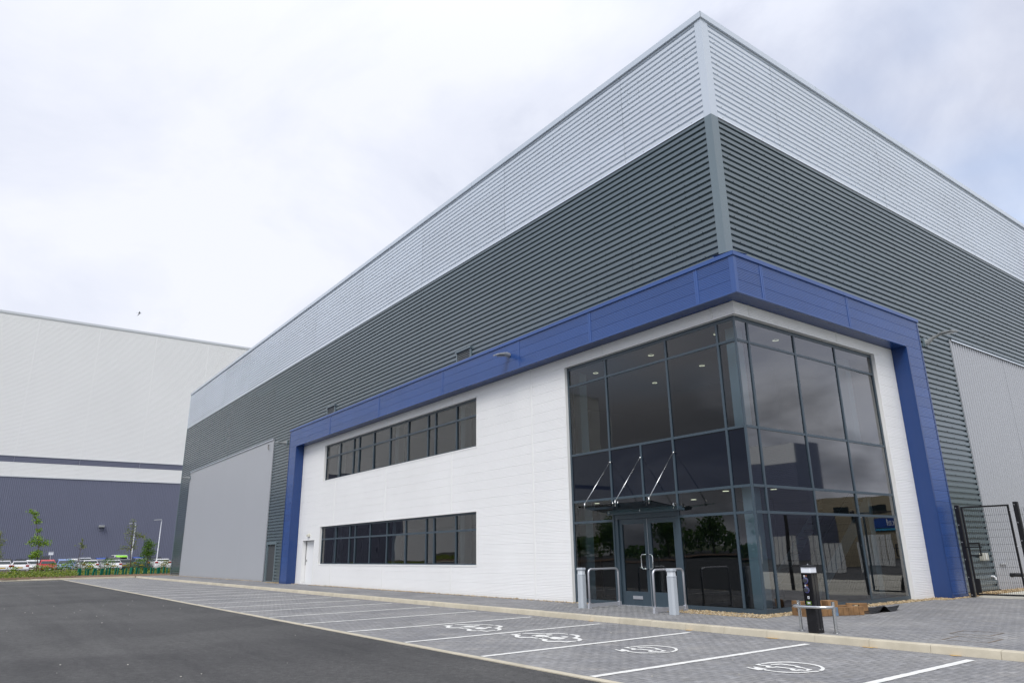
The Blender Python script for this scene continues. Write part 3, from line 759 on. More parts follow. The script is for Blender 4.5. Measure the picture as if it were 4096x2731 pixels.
# ------------------------------------------------------------------ GROUND
ZR_ = -0.1124
def ground_mat(name, c0, c1, c2, rough, spec_scale, bump):
    m = bpy.data.materials.new(name); m.use_nodes = True; nt = m.node_tree; b = nt.nodes['Principled BSDF']
    b.inputs['Roughness'].default_value = rough
    geo = nt.nodes.new('ShaderNodeNewGeometry')
    big = nt.nodes.new('ShaderNodeTexNoise'); big.inputs['Scale'].default_value = 0.22; big.inputs['Detail'].default_value = 7; big.inputs['Roughness'].default_value = 0.6; big.inputs['Distortion'].default_value = 0.6
    fine = nt.nodes.new('ShaderNodeTexNoise'); fine.inputs['Scale'].default_value = spec_scale; fine.inputs['Detail'].default_value = 3
    vor = nt.nodes.new('ShaderNodeTexVoronoi'); vor.inputs['Scale'].default_value = 3.0
    for n in (big, fine, vor): nt.links.new(geo.outputs['Position'], n.inputs['Vector'])
    rmp = nt.nodes.new('ShaderNodeValToRGB'); rmp.color_ramp.elements[0].position = 0.32; rmp.color_ramp.elements[1].position = 0.70
    rmp.color_ramp.elements[0].color = (*c0, 1); rmp.color_ramp.elements[1].color = (*c1, 1)
    if name == 'asphalt':
        mpn = nt.nodes.new('ShaderNodeMapping'); mpn.inputs['Scale'].default_value = (0.10, 1.1, 1.0); nt.links.new(geo.outputs['Position'], mpn.inputs[0])
        ln = nt.nodes.new('ShaderNodeTexNoise'); ln.inputs['Scale'].default_value = 1.0; ln.inputs['Detail'].default_value = 8; ln.inputs['Roughness'].default_value = 0.7; ln.inputs['Distortion'].default_value = 0.3
        nt.links.new(mpn.outputs[0], ln.inputs['Vector'])
        av = nt.nodes.new('ShaderNodeMix'); av.data_type = 'FLOAT'; av.inputs[0].default_value = 0.45
        nt.links.new(big.outputs['Fac'], av.inputs[2]); nt.links.new(ln.outputs['Fac'], av.inputs[3]); nt.links.new(av.outputs[0], rmp.inputs[0])
        rmp.color_ramp.elements[0].position = 0.36; rmp.color_ramp.elements[1].position = 0.64
    else: nt.links.new(big.outputs['Fac'], rmp.inputs[0])
    mr = nt.nodes.new('ShaderNodeMapRange'); mr.inputs[1].default_value = 0.35; mr.inputs[2].default_value = 0.65; mr.inputs[3].default_value = 0.55; mr.inputs[4].default_value = 1.45
    nt.links.new(fine.outputs['Fac'], mr.inputs[0])
    mid = nt.nodes.new('ShaderNodeTexNoise'); mid.inputs['Scale'].default_value = 11; mid.inputs['Detail'].default_value = 5; mid.inputs['Roughness'].default_value = 0.75
    nt.links.new(geo.outputs['Position'], mid.inputs['Vector'])
    mrm = nt.nodes.new('ShaderNodeMapRange'); mrm.inputs[1].default_value = 0.35; mrm.inputs[2].default_value = 0.65; mrm.inputs[3].default_value = 0.70; mrm.inputs[4].default_value = 1.30
    nt.links.new(mid.outputs['Fac'], mrm.inputs[0])
    mm2 = nt.nodes.new('ShaderNodeMath'); mm2.operation = 'MULTIPLY'; nt.links.new(mr.outputs[0], mm2.inputs[0]); nt.links.new(mrm.outputs[0], mm2.inputs[1])
    mul = nt.nodes.new('ShaderNodeVectorMath'); mul.operation = 'SCALE'
    nt.links.new(rmp.outputs[0], mul.inputs[0]); nt.links.new(mm2.outputs[0], mul.inputs['Scale'])
    # scattered pale chippings
    lt = nt.nodes.new('ShaderNodeMath'); lt.operation = 'LESS_THAN'; lt.inputs[1].default_value = 0.045
    nt.links.new(vor.outputs['Distance'], lt.inputs[0])
    mx_ = nt.nodes.new('ShaderNodeMix'); mx_.data_type = 'RGBA'; mx_.inputs[7].default_value = (*c2, 1)
    mm = nt.nodes.new('ShaderNodeMath'); mm.operation = 'MULTIPLY'; mm.inputs[1].default_value = 0.30
    nt.links.new(lt.outputs[0], mm.inputs[0]); nt.links.new(mm.outputs[0], mx_.inputs[0]); nt.links.new(mul.outputs[0], mx_.inputs[6])
    nt.links.new(mx_.outputs[2], b.inputs['Base Color'])
    bp = nt.nodes.new('ShaderNodeBump'); bp.inputs['Strength'].default_value = bump; bp.inputs['Distance'].default_value = 0.006
    nt.links.new(fine.outputs['Fac'], bp.inputs['Height']); nt.links.new(bp.outputs[0], b.inputs['Normal'])
    return m
M_ASPH = ground_mat('asphalt', (0.030, 0.0295, 0.030), (0.076, 0.075, 0.073), (0.35, 0.33, 0.28), 0.82, 90, 0.9)
M_FARG = ground_mat('far_ground', (0.10, 0.13, 0.06), (0.14, 0.16, 0.08), (0.2, 0.2, 0.1), 0.95, 20, 0.3)
M_BED = mat('joint_sand', (0.190, 0.187, 0.182), 0.95)
def block_mat():
    m = bpy.data.materials.new('paving_block'); m.use_nodes = True; nt = m.node_tree; b = nt.nodes['Principled BSDF']
    b.inputs['Roughness'].default_value = 0.80
    geo = nt.nodes.new('ShaderNodeNewGeometry'); oi = nt.nodes.new('ShaderNodeObjectInfo')
    ad = nt.nodes.new('ShaderNodeMath'); ad.operation = 'ADD'; nt.links.new(geo.outputs['Random Per Island'], ad.inputs[0]); nt.links.new(oi.outputs['Random'], ad.inputs[1])
    fr = nt.nodes.new('ShaderNodeMath'); fr.operation = 'FRACT'; nt.links.new(ad.outputs[0], fr.inputs[0])
    rmp = nt.nodes.new('ShaderNodeValToRGB')
    cr = rmp.color_ramp; cr.elements[0].position = 0.0; cr.elements[0].color = (0.188, 0.189, 0.192, 1)
    cr.elements[1].position = 1.0; cr.elements[1].color = (0.245, 0.248, 0.258, 1)
    for p, c in ((0.22, (0.205, 0.206, 0.211)), (0.6, (0.214, 0.215, 0.221)), (0.86, (0.224, 0.226, 0.234))):
        e_ = cr.elements.new(p); e_.color = (*c, 1)
    nt.links.new(fr.outputs[0], rmp.inputs[0])
    big = nt.nodes.new('ShaderNodeTexNoise'); big.inputs['Scale'].default_value = 0.55; big.inputs['Detail'].default_value = 8; big.inputs['Roughness'].default_value = 0.62
    nt.links.new(geo.outputs['Position'], big.inputs['Vector'])
    r2_ = nt.nodes.new('ShaderNodeValToRGB'); r2_.color_ramp.elements[0].position = 0.34; r2_.color_ramp.elements[1].position = 0.68
    r2_.color_ramp.elements[0].color = (0.86, 0.86, 0.87, 1); r2_.color_ramp.elements[1].color = (1.24, 1.22, 1.18, 1)
    nt.links.new(big.outputs['Fac'], r2_.inputs[0])
    mul = nt.nodes.new('ShaderNodeVectorMath'); mul.operation = 'MULTIPLY'; nt.links.new(rmp.outputs[0], mul.inputs[0]); nt.links.new(r2_.outputs[0], mul.inputs[1])
    # pale sandy dust
    dn = nt.nodes.new('ShaderNodeTexNoise'); dn.inputs['Scale'].default_value = 2.2; dn.inputs['Detail'].default_value = 9; dn.inputs['Roughness'].default_value = 0.72
    nt.links.new(geo.outputs['Position'], dn.inputs['Vector'])
    mr = nt.nodes.new('ShaderNodeMapRange'); mr.inputs[1].default_value = 0.56; mr.inputs[2].default_value = 0.78; mr.inputs[3].default_value = 0; mr.inputs[4].default_value = 0.55
    nt.links.new(dn.outputs['Fac'], mr.inputs[0])
    mx_ = nt.nodes.new('ShaderNodeMix'); mx_.data_type = 'RGBA'; mx_.inputs[7].default_value = (0.38, 0.355, 0.32, 1)
    nt.links.new(mr.outputs[0], mx_.inputs[0]); nt.links.new(mul.outputs[0], mx_.inputs[6])
    nt.links.new(mx_.outputs[2], b.inputs['Base Color'])
    fn = nt.nodes.new('ShaderNodeTexNoise'); fn.inputs['Scale'].default_value = 150; nt.links.new(geo.outputs['Position'], fn.inputs['Vector'])
    bp = nt.nodes.new('ShaderNodeBump'); bp.inputs['Strength'].default_value = 0.35; bp.inputs['Distance'].default_value = 0.004
    nt.links.new(fn.outputs['Fac'], bp.inputs['Height']); nt.links.new(bp.outputs[0], b.inputs['Normal'])
    return m
M_BLOCK = block_mat()

YK, YE = -2.775, -7.894          # kerb face, outer edge of the bays
def sheet_xy(x0, x1, y0, y1, z): return MB().quad((x0, y0, z), (x1, y0, z), (x1, y1, z), (x0, y1, z))
struct('ground', sheet_xy(-900, 900, -900, 900, -0.35), M_FARG, raw=True)
def asphalt_sheet(name, x0, x1, y0, y1, z, n=40):
    mb = MB(); xs = [x0+(x1-x0)*i/n for i in range(n+1)]; ys = [y0+(y1-y0)*i/n for i in range(n+1)]
    for y in ys:
        for x in xs: mb.v.append((x, y, z + 0.008*math.sin(x*0.31)*math.cos(y*0.27)*(1 if abs(y-y1) > 1 else 0)))
    for j in range(n):
        for i in range(n): k = j*(n+1)+i; mb.f.append((k, k+1, k+n+2, k+n+1))
    return struct(name, mb, M_ASPH, raw=True)
asphalt_sheet('access_road', -59.6, 70, -62, YE-0.13, ZR_-0.004)
bays = struct('parking_bays', sheet_xy(-58.5, 16, YE, YK-0.02, ZR_-0.0022), M_BED, raw=True)
path = struct('pavement', MB().quad((-62, YK+0.14, -0.0022), (16, YK+0.14, -0.0022), (16, 0.3, -0.0022), (-62, 0.3, -0.022)).quad((-0.2, 0.3, -0.0022), (16, 0.3, -0.0022), (16, 8.75, -0.0022), (-0.2, 8.75, -0.022)), M_BED, raw=True)

# herringbone paving, every block real
def herring(x0, x1, y0, y1):
    """list of (cx, cy, horizontal) for 200 x 100 blocks covering the rectangle"""
    out = []
    a0, a1 = int(math.floor(x0/0.1))-1, int(math.ceil(x1/0.1))+1
    b0, b1 = int(math.floor(y0/0.1))-1, int(math.ceil(y1/0.1))+1
    A, B = np.meshgrid(np.arange(a0, a1), np.arange(b0, b1))
    k = (A - B) % 4
    h = np.stack([A[k == 0]*0.1 + 0.1, B[k == 0]*0.1 + 0.05], 1); v = np.stack([A[k == 3]*0.1 + 0.05, B[k == 3]*0.1 + 0.1], 1)
    return h, v
rng = np.random.RandomState(3)
def in_frame(p):
    d = np.array(p) - np.array(CAMLOC); dep = d @ np.array(CF)
    u = (d @ np.array(CR))/dep*2814.35 + 2048; v = 1365.5 - (d @ np.array(CU))/dep*2814.35
    return dep, u, v
def blocks_mesh(cx_, cy_, hx, hy, z):
    """numpy arrays -> verts, faces for chamfered block tops"""
    n = len(cx_); g = 0.0010; c = 0.0015
    V = np.zeros((n, 8, 3)); sg = [(-1,-1),(1,-1),(1,1),(-1,1)]
    tx, ty = rng.normal(0, 0.003, n), rng.normal(0, 0.003, n); zz = z + rng.normal(0, 0.0009, n)
    for i, (sx_, sy_) in enumerate(sg):
        V[:, i, 0] = cx_ + sx_*(hx-g-c); V[:, i, 1] = cy_ + sy_*(hy-g-c); V[:, i, 2] = zz + tx*sx_*hx + ty*sy_*hy
        V[:, 4+i, 0] = cx_ + sx_*(hx-g); V[:, 4+i, 1] = cy_ + sy_*(hy-g); V[:, 4+i, 2] = z - 0.0028
    base = (np.arange(n)*8)[:, None, None]
    q = np.array([[0,1,2,3],[4,5,1,0],[5,6,2,1],[6,7,3,2],[7,4,0,3]])[None]
    return V.reshape(-1, 3), (base + q).reshape(-1, 4)
def np_mesh(name, V, Fq, m):
    me = bpy.data.meshes.new(name); me.vertices.add(len(V)); me.vertices.foreach_set('co', V.ravel())
    me.loops.add(Fq.size); me.loops.foreach_set('vertex_index', Fq.ravel().astype(np.int32))
    me.polygons.add(len(Fq)); me.polygons.foreach_set('loop_start', np.arange(len(Fq), dtype=np.int32)*4)
    me.materials.append(m); me.update(calc_edges=True); me.validate(); return me
def pave(parent, rects, z, keep, nsingle):
    H = []; Vv = []
    for r in rects:
        h, v = herring(*r)
        for arr, lst, hx, hy in ((h, H, 0.1, 0.05), (v, Vv, 0.05, 0.1)):
            # clip blocks to the rectangle
            x0_ = np.maximum(arr[:, 0]-hx, r[0]); x1_ = np.minimum(arr[:, 0]+hx, r[1]); y0_ = np.maximum(arr[:, 1]-hy, r[2]); y1_ = np.minimum(arr[:, 1]+hy, r[3])
            ok = (x1_-x0_ > 0.03) & (y1_-y0_ > 0.03)
            lst.append(np.stack([(x0_+x1_)/2, (y0_+y1_)/2, (x1_-x0_)/2, (y1_-y0_)/2], 1)[ok])
    H = np.concatenate(H); Vv = np.concatenate(Vv); ALL = np.concatenate([H, Vv])
    if keep is not None: ALL = ALL[keep(ALL[:, 0], ALL[:, 1])]
    P = np.stack([ALL[:, 0], ALL[:, 1], np.full(len(ALL), z)], 1) - np.array(CAMLOC)
    dep = P @ np.array(CF); u = P @ np.array(CR)/dep*2814.35+2048; v = 1365.5-P @ np.array(CU)/dep*2814.35
    full = (ALL[:, 2]*ALL[:, 3] > 0.00495)
    vis = (dep > 1) & (u > 20) & (u < 4076) & (v > 0) & (v < 2715) & full
    order = np.argsort(np.where(vis, dep, 1e9))[:nsingle]; order = [i for i in order if vis[i]]
    mh = mv = None
    for i in order:
        c = ALL[i]; hor = c[2] > c[3]
        if hor and mh is None:
            V, Fq = blocks_mesh(np.zeros(1), np.zeros(1), 0.1, 0.05, 0.0); mh = np_mesh('paving_block', V, Fq, M_BLOCK)
        if not hor and mv is None:
            V, Fq = blocks_mesh(np.zeros(1), np.zeros(1), 0.05, 0.1, 0.0); mv = np_mesh('paving_block', V, Fq, M_BLOCK)
        o = bpy.data.objects.new('paving_block', mh if hor else mv); o.location = (c[0], c[1], z + R.gauss(0, 0.0009)); o.rotation_euler = (R.gauss(0, 0.003), R.gauss(0, 0.003), 0)
        col.objects.link(o); o.parent = parent
    rest = np.delete(ALL, order, 0)
    V, Fq = blocks_mesh(rest[:, 0], rest[:, 1], rest[:, 2], rest[:, 3], z)
    o = bpy.data.objects.new('paving_blocks', np_mesh('paving_blocks', V, Fq, M_BLOCK)); col.objects.link(o); o.parent = parent; o['kind'] = 'stuff'
pave(bays, [(-58.4, 13.0, YE+0.01, YK-0.03)], ZR_, None, 300)
GRV = [(-28.6, -27.95, -0.36, 0.1), (-26.2, -4.62, -0.36, 0.1), (-2.15, 0.52, -0.86, 0.1), (-0.1, 0.50, 0.0, 6.9), (-0.1, 0.78, 6.9, 9.0), (-59.3, -34.2, -0.24, 0.1), (-32.4, -29.8, -0.62, 0.1)]
def keep_path(x, y):
    k = np.ones(len(x), bool)
    for (a, b, c, d) in GRV: k &= ~((x > a) & (x < b) & (y > c) & (y < d))
    k &= ~((x < 0.0) & (y > 0.08))
    return k
pave(path, [(-61.0, 13.0, YK+0.13, 0.10), (0.0, 13.0, 0.10, 8.45)], 0.0, keep_path, 120)
MB().quad((0.75, 8.44, -0.006), (16, 8.44, -0.006), (16, 8.80, -0.006), (0.75, 8.80, -0.006)).build('threshold_slab', M_CONC, path, raw=True)
struct('service_yard', MB().quad((0.6, 8.80, -0.012), (40, 8.80, -0.012), (40, 24, -0.012), (0.6, 24, -0.012)), M_CONC, raw=True)
struct('service_road', MB().quad((-0.1, 24.0, -0.02), (120, 24.0, -0.02), (120, 140, -0.02), (-0.1, 140, -0.02)), M_ASPH, raw=True)

# gravel margin: real stones
M_GRAV = bpy.data.materials.new('golden_gravel'); M_GRAV.use_nodes = True
nt = M_GRAV.node_tree; b_ = nt.nodes['Principled BSDF']; b_.inputs['Roughness'].default_value = 0.8
g_ = nt.nodes.new('ShaderNodeNewGeometry'); rp = nt.nodes.new('ShaderNodeValToRGB')
rp.color_ramp.elements[0].color = (0.20, 0.135, 0.065, 1); rp.color_ramp.elements[1].color = (0.56, 0.47, 0.33, 1)
e_ = rp.color_ramp.elements.new(0.5); e_.color = (0.40, 0.30, 0.165, 1)
nt.links.new(g_.outputs['Random Per Island'], rp.inputs[0]); nt.links.new(rp.outputs[0], b_.inputs['Base Color'])
mb = MB(); OCT = [(1,0,0),(-1,0,0),(0,1,0),(0,-1,0),(0,0,1),(0,0,-1)]; OF = [(0,2,4),(2,1,4),(1,3,4),(3,0,4),(2,0,5),(1,2,5),(3,1,5),(0,3,5)]
GRV2 = [(-28.6, -27.95, -0.36, -0.10, 90), (-26.2, -4.62, -0.36, -0.10, 90), (-2.15, 0.52, -0.86, -0.03, 420), (0.03, 0.50, -0.03, 6.9, 420), (0.10, 0.78, 6.9, 9.0, 420), (-59.3, -34.2, -0.24, -0.03, 60), (-32.4, -29.8, -0.62, -0.1, 90), (0.0, 0.55, 8.9, 22.0, 160)]
for (a, b, c, d, dens) in GRV2:
    for _ in range(int((b-a)*(d-c)*dens*2.2)):
        x, y = R.uniform(a, b), R.uniform(c, d); r = R.uniform(0.010, 0.024) if dens > 200 else R.uniform(0.016, 0.032)
        if x < -0.0 and y > -0.02: continue
        q = Matrix.Rotation(R.uniform(0, 6.28), 3, 'Z') @ Matrix.Rotation(R.uniform(0, 3), 3, 'X'); sx_, sy_, sz_ = r*R.uniform(0.8, 1.3), r*R.uniform(0.7, 1.1), r*R.uniform(0.5, 0.8); i = len(mb.v)
        zz = R.uniform(-0.014, 0.008)
        for p in OCT:
            w = q @ Vector((p[0]*sx_, p[1]*sy_, p[2]*sz_)); mb.v.append((x+w.x, y+w.y, zz+w.z))
        mb.f += [tuple(i+k for k in f_) for f_ in OF]
gravel = mb.build('gravel', M_GRAV, None, raw=True); gravel['kind'] = 'stuff'; gravel['label'] = 'golden gravel margin along the foot of the building'
mb = MB()
for (a, b, c, d, dens) in GRV2: mb.quad((a, c, -0.018), (b, c, -0.018), (b, d, -0.018), (a, d, -0.018))
mb.build('gravel_bed', M_SAND, path, raw=True)

# kerbs: 915 mm half-battered units, then flush edging units
kerb = struct('kerb', sheet_xy(-58.6, 16, YK-0.02, YK+0.13, ZR_-0.03), M_BED, raw=True)
prof = [(YK-0.022, ZR_-0.05), (YK-0.022, ZR_+0.0), (YK-0.004, -0.035), (YK+0.002, -0.012), (YK+0.016, -0.001), (YK+0.125, 0.004), (YK+0.125, ZR_-0.05)]
mb = MB(); mb.prism(prof, 0.0025, 0.9125, 'x'); kme = mb.mesh('kerb_unit', M_KERB)
x = -0.8339 - 0.915*63
while x < 15:
    o = bpy.data.objects.new('kerb_unit', kme); o.location = (x, R.gauss(0, 0.0015), R.gauss(0, 0.001)); col.objects.link(o); o.parent = kerb; x += 0.915
mb = MB(); mb.box(0.003, 0.912, YE-0.125, YE, ZR_-0.06, ZR_+0.006); eme = mb.mesh('edging_unit', M_KERB)
x = -58.5
while x < 15:
    o = bpy.data.objects.new('edging_unit', eme); o.location = (x, R.gauss(0, 0.0015), R.gauss(0, 0.001)); col.objects.link(o); o.parent = kerb; x += 0.915
# far cross kerb along the planted verge
XF = -58.75
mb = MB(); pr2 = [(XF+0.022, ZR_-0.05), (XF+0.022, ZR_), (XF+0.004, -0.035), (XF-0.016, 0.0), (XF-0.125, 0.004), (XF-0.125, ZR_-0.05)]
mb.prism([(a-XF, b) for a, b in pr2], 0.0025, 0.9125, 'y')
mb.v = [(v[0], v[1], v[2]) for v in mb.v]; fme = mb.mesh('kerb_unit', M_KERB)
y = -3.7
while y > -44:
    o = bpy.data.objects.new('kerb_unit', fme); o.location = (XF - max(0, (-y-6.5))*0.03 if y > -12 else XF-0.15, y, 0); col.objects.link(o); o.parent = kerb; y -= 0.915

# painted lines and symbols
def strip(x0, x1, y0, y1, z):
    mb = MB(); n = max(2, int((y1-y0)/0.1)); L = []
    for i in range(n+1):
        y = y0 + (y1-y0)*i/n; L.append((x0 + R.gauss(0, 0.0025), x1 + R.gauss(0, 0.0025), y))
    for a, b in zip(L, L[1:]): mb.quad((a[0], a[2], z), (a[1], a[2], z), (b[1], b[2], z), (b[0], b[2], z))
    return mb
PW = 2.4277; L0 = 5.303; ZP = ZR_ + 0.006
for i in range(-2, 26):
    x = L0 - PW*i + 0.02
    if x < -57.8: break
    strip(x-0.056, x+0.056, YE+0.03, YK-0.36, ZP).build('bay_line', M_PAINT, bays, raw=True)
mb = strip(-53.75, -53.62, -40.0, -8.1, ZR_+0.022); mb.build('edge_line', M_PAINT, bays, raw=True)
EV= [[(3.633, -5.45), (3.639, -5.307), (3.676, -5.181), (3.735, -5.085), (3.816, -5.024), (3.916, -4.995), (4.025, -4.982), (4.15, -4.999), (4.265, -5.051), (4.375, -5.152), (4.443, -5.245), (4.485, -5.339), (4.508, -5.429), (4.443, -5.418), (4.432, -5.35), (4.401, -5.266), (4.355, -5.198), (4.275, -5.124), (4.17, -5.069), (4.063, -5.044), (3.959, -5.063), (3.862, -5.096), (3.779, -5.154), (3.725, -5.255), (3.699, -5.378), (3.667, -5.486)], [(3.941, -5.868), (4.009, -5.85), (4.105, -5.865), (4.185, -5.841), (4.26, -5.803), (4.331, -5.743), (4.389, -5.661), (4.43, -5.552), (4.457, -5.463), (4.492, -5.47), (4.513, -5.506), (4.485, -5.555), (4.451, -5.674), (4.378, -5.79), (4.298, -5.861), (4.213, -5.901), (4.107, -5.909), (4.001, -5.905)], [(3.704, -5.878), (3.708, -5.834), (3.81, -5.868), (3.814, -5.826), (3.743, -5.786), (3.74, -5.739), (3.819, -5.762), (3.972, -5.796), (3.973, -5.847), (3.986, -5.884), (3.963, -5.901), (3.948, -5.954), (3.852, -5.927)], [(3.644, -5.593), (3.626, -5.494), (3.665, -5.493), (3.693, -5.55), (3.762, -5.541), (3.872, -5.536), (3.882, -5.624), (3.924, -5.612), (3.914, -5.519), (3.96, -5.518), (4.041, -5.509), (4.21, -5.515), (4.223, -5.585), (4.255, -5.597), (4.247, -5.522), (4.291, -5.521), (4.337, -5.525), (4.384, -5.566), (4.319, -5.583), (4.295, -5.651), (4.247, -5.671), (4.179, -5.63), (4.163, -5.566), (4.085, -5.576), (3.981, -5.584), (3.961, -5.616), (3.956, -5.669), (3.915, -5.695), (3.856, -5.673), (3.829, -5.612), (3.803, -5.601), (3.66, -5.616)], [(3.745, -5.405), (3.773, -5.37), (3.801, -5.277), (3.848, -5.258), (4.0, -5.266), (4.089, -5.288), (4.163, -5.335), (4.284, -5.386), (4.358, -5.399), (4.379, -5.433), (4.384, -5.575), (4.338, -5.534), (4.307, -5.436), (4.203, -5.398), (4.136, -5.399), (4.048, -5.323), (3.948, -5.322), (3.862, -5.334), (3.84, -5.399), (3.793, -5.45)]]
MO= [[(-1.638, -5.8), (-1.63, -5.544), (-1.575, -5.577), (-1.531, -5.709), (-1.373, -5.721), (-1.296, -5.839), (-1.205, -5.887), (-1.106, -5.836), (-1.036, -5.74), (-0.803, -5.747), (-0.79, -5.837), (-0.95, -5.84), (-0.997, -5.921), (-1.098, -5.984), (-1.214, -5.98), (-1.333, -5.918), (-1.443, -5.818)], [(-0.738, -5.824), (-0.774, -5.757), (-0.517, -5.769), (-0.451, -5.872), (-0.363, -5.895), (-0.264, -5.854), (-0.239, -5.752), (-0.071, -5.729), (-0.037, -5.543), (0.033, -5.584), (0.044, -5.816), (-0.139, -5.836), (-0.172, -5.93), (-0.266, -5.991), (-0.384, -5.993), (-0.504, -5.935), (-0.589, -5.844)], [(-0.853, -5.003), (-0.837, -4.918), (-0.688, -4.922), (-0.542, -4.986), (-0.479, -5.046), (-0.366, -5.217), (-0.241, -5.25), (-0.074, -5.352), (0.009, -5.457), (0.04, -5.539), (-0.05, -5.519), (-0.105, -5.423), (-0.229, -5.356), (-0.386, -5.334), (-0.453, -5.201), (-0.534, -5.103), (-0.645, -5.032), (-0.741, -5.019)], [(-1.633, -5.511), (-1.644, -5.423), (-1.55, -5.32), (-1.314, -5.224), (-1.289, -5.092), (-1.22, -4.996), (-1.094, -4.94), (-0.927, -4.948), (-0.876, -5.001), (-1.042, -5.02), (-1.143, -5.061), (-1.202, -5.164), (-1.217, -5.302), (-1.328, -5.327), (-1.455, -5.394), (-1.588, -5.537)], [(-1.199, -5.629), (-1.251, -5.494), (-1.227, -5.4), (-1.098, -5.381), (-0.895, -5.429), (-0.835, -5.509), (-0.833, -5.655), (-0.878, -5.636), (-0.926, -5.503), (-0.945, -5.522), (-0.928, -5.604), (-0.988, -5.65), (-1.093, -5.631), (-1.17, -5.514), (-1.163, -5.644)], [(-1.025, -5.248), (-1.0, -5.277), (-0.988, -5.31), (-0.993, -5.34), (-1.013, -5.36), (-1.044, -5.367), (-1.081, -5.36), (-1.116, -5.34), (-1.143, -5.31), (-1.155, -5.277), (-1.15, -5.247), (-1.13, -5.227), (-1.098, -5.219), (-1.061, -5.227)], [(-0.736, -5.637), (-0.78, -5.503), (-0.76, -5.416), (-0.616, -5.417), (-0.416, -5.454), (-0.382, -5.513), (-0.359, -5.684), (-0.407, -5.656), (-0.46, -5.514), (-0.474, -5.553), (-0.444, -5.679), (-0.535, -5.671), (-0.618, -5.653), (-0.682, -5.541), (-0.698, -5.655)], [(-0.56, -5.261), (-0.532, -5.293), (-0.519, -5.328), (-0.524, -5.359), (-0.544, -5.38), (-0.577, -5.387), (-0.615, -5.378), (-0.652, -5.356), (-0.68, -5.323), (-0.693, -5.288), (-0.689, -5.256), (-0.668, -5.235), (-0.635, -5.229), (-0.596, -5.238)]]

def flat(polys, dx):
    mb = MB()
    for p in polys: mb.poly([(a+dx, b, ZP) for a, b in p])
    bm = bmesh.new(); me = mb.rawmesh('paint', M_PAINT); bm.from_mesh(me); bmesh.ops.triangulate(bm, faces=bm.faces[:], ngon_method='EAR_CLIP')
    for f in bm.faces:
        f.normal_update()
        if f.normal.z < 0: f.normal_flip()
    bm.to_mesh(me); bm.free(); return me
for nm, polys, dxs in (('charging_symbol', EV, (0.0, -2.445)), ('car_share_symbol', MO, (0.0, -2.445))):
    for dx_ in dxs:
        o = bpy.data.objects.new(nm, flat(polys, dx_)); col.objects.link(o); o.parent = bays
# drain cover frame set in the pavement, sand at the kerb joints
def quadframe(P, w, z):
    mb = MB(); n = len(P); c = sum((Vector((p[0], p[1])) for p in P), Vector((0, 0)))/n
    for i in range(n):
        a, b = Vector(P[i]), Vector(P[(i+1) % n]); ai, bi = a + (c-a).normalized()*w*1.4, b + (c-b).normalized()*w*1.4
        mb.quad((a.x, a.y, z), (b.x, b.y, z), (bi.x, bi.y, z), (ai.x, ai.y, z))
    return mb
quadframe([(4.5, -2.06), (5.14, -2.03), (5.12, -1.40), (4.48, -1.43)], 0.022, 0.0045).build('inspection_cover', mat('cover_edge', (0.20, 0.15, 0.10), 0.7, var=0.3, vscale=12), path, raw=True)
quadframe([(4.22, -1.12), (4.82, -1.05), (4.80, -0.45), (4.20, -0.52)], 0.020, 0.0045).build('inspection_cover', mat('cover_edge', (0.2, 0.15, 0.1)), path, raw=True)
mb = MB()
for (x, w) in ((2.05, 0.16), (3.75, 0.13), (6.45, 0.30), (5.0, 0.10), (7.4, 0.12), (-2.6, 0.10), (0.2, 0.08)):
    P = []; n = 16
    for q in range(n):
        t = 2*math.pi*q/n; k = R.uniform(0.6, 1.1); P.append((x + w*k*math.cos(t), YK-0.055 + min(0.03, 0.06*k*math.sin(t)), ZR_+0.005))
    mb.poly(P)
sd = mb.build('sand', M_SAND, None, raw=True); sd['kind'] = 'stuff'; sd['label'] = 'loose orange sand along the foot of the kerb'

# grit, chippings and scraps lying about
mb = MB(); M_GRIT = mat('pale_grit', (0.50, 0.48, 0.43), 0.9, var=0.3, vscale=8)
for k in range(90):
    if k < 45: x, y, zb = R.uniform(-30, 9), R.uniform(-14, -8.2), ZR_
    elif k < 75: x, y, zb = R.uniform(-20, 9), R.uniform(YE+0.1, YK-0.1), ZR_
    else: x, y, zb = R.uniform(-10, 8), R.uniform(-2.5, -0.9), 0.0
    r = R.uniform(0.006, 0.017); q = Matrix.Rotation(R.uniform(0, 6.28), 3, 'Z'); i = len(mb.v)
    for p in OCT:
        w = q @ Vector((p[0]*r*R.uniform(.8, 1.6), p[1]*r, p[2]*r*0.5)); mb.v.append((x+w.x, y+w.y, zb+r*0.4+w.z))
    mb.f += [tuple(i+k2 for k2 in f_) for f_ in OF]
gr_ = mb.build('grit', M_GRIT, None, raw=True); gr_['kind'] = 'stuff'; gr_['label'] = 'pale grit and chippings scattered over road and paving'

# ------------------------------------------------------------------ OBJECTS IN FRONT OF THE BUILDING
def bollard(x, y, label):
    t = thing('bollard_light', label, 'bollard', (x, y, 0), 'lighting bollards flanking the entrance')
    def ngon(r, rot=0): return [(x + r*math.cos(rad(a+rot)), y + r*math.sin(rad(a+rot))) for a in (30, 60, 120, 150, 210, 240, 300, 330)]
    MB().prism(ngon(0.112), 0.0, 0.80).build('post', M_LGREY, t, bevel=0.004)
    MB().prism(ngon(0.116), 0.80, 0.825).build('collar', M_LGREY, t, bevel=0.003)
    MB().prism(ngon(0.098), 0.825, 0.925).build('lens', M_LENS, t)
    MB().prism(ngon(0.07), 0.84, 0.87).build('reflector', M_BLACK, t)
    MB().prism(ngon(0.120), 0.925, 0.985).build('cap', M_LGREY, t, bevel=0.008)
    return t
bollard(-4.43, -1.42, 'light grey hexagonal lighting bollard left of the entrance doors, beside the white wall')
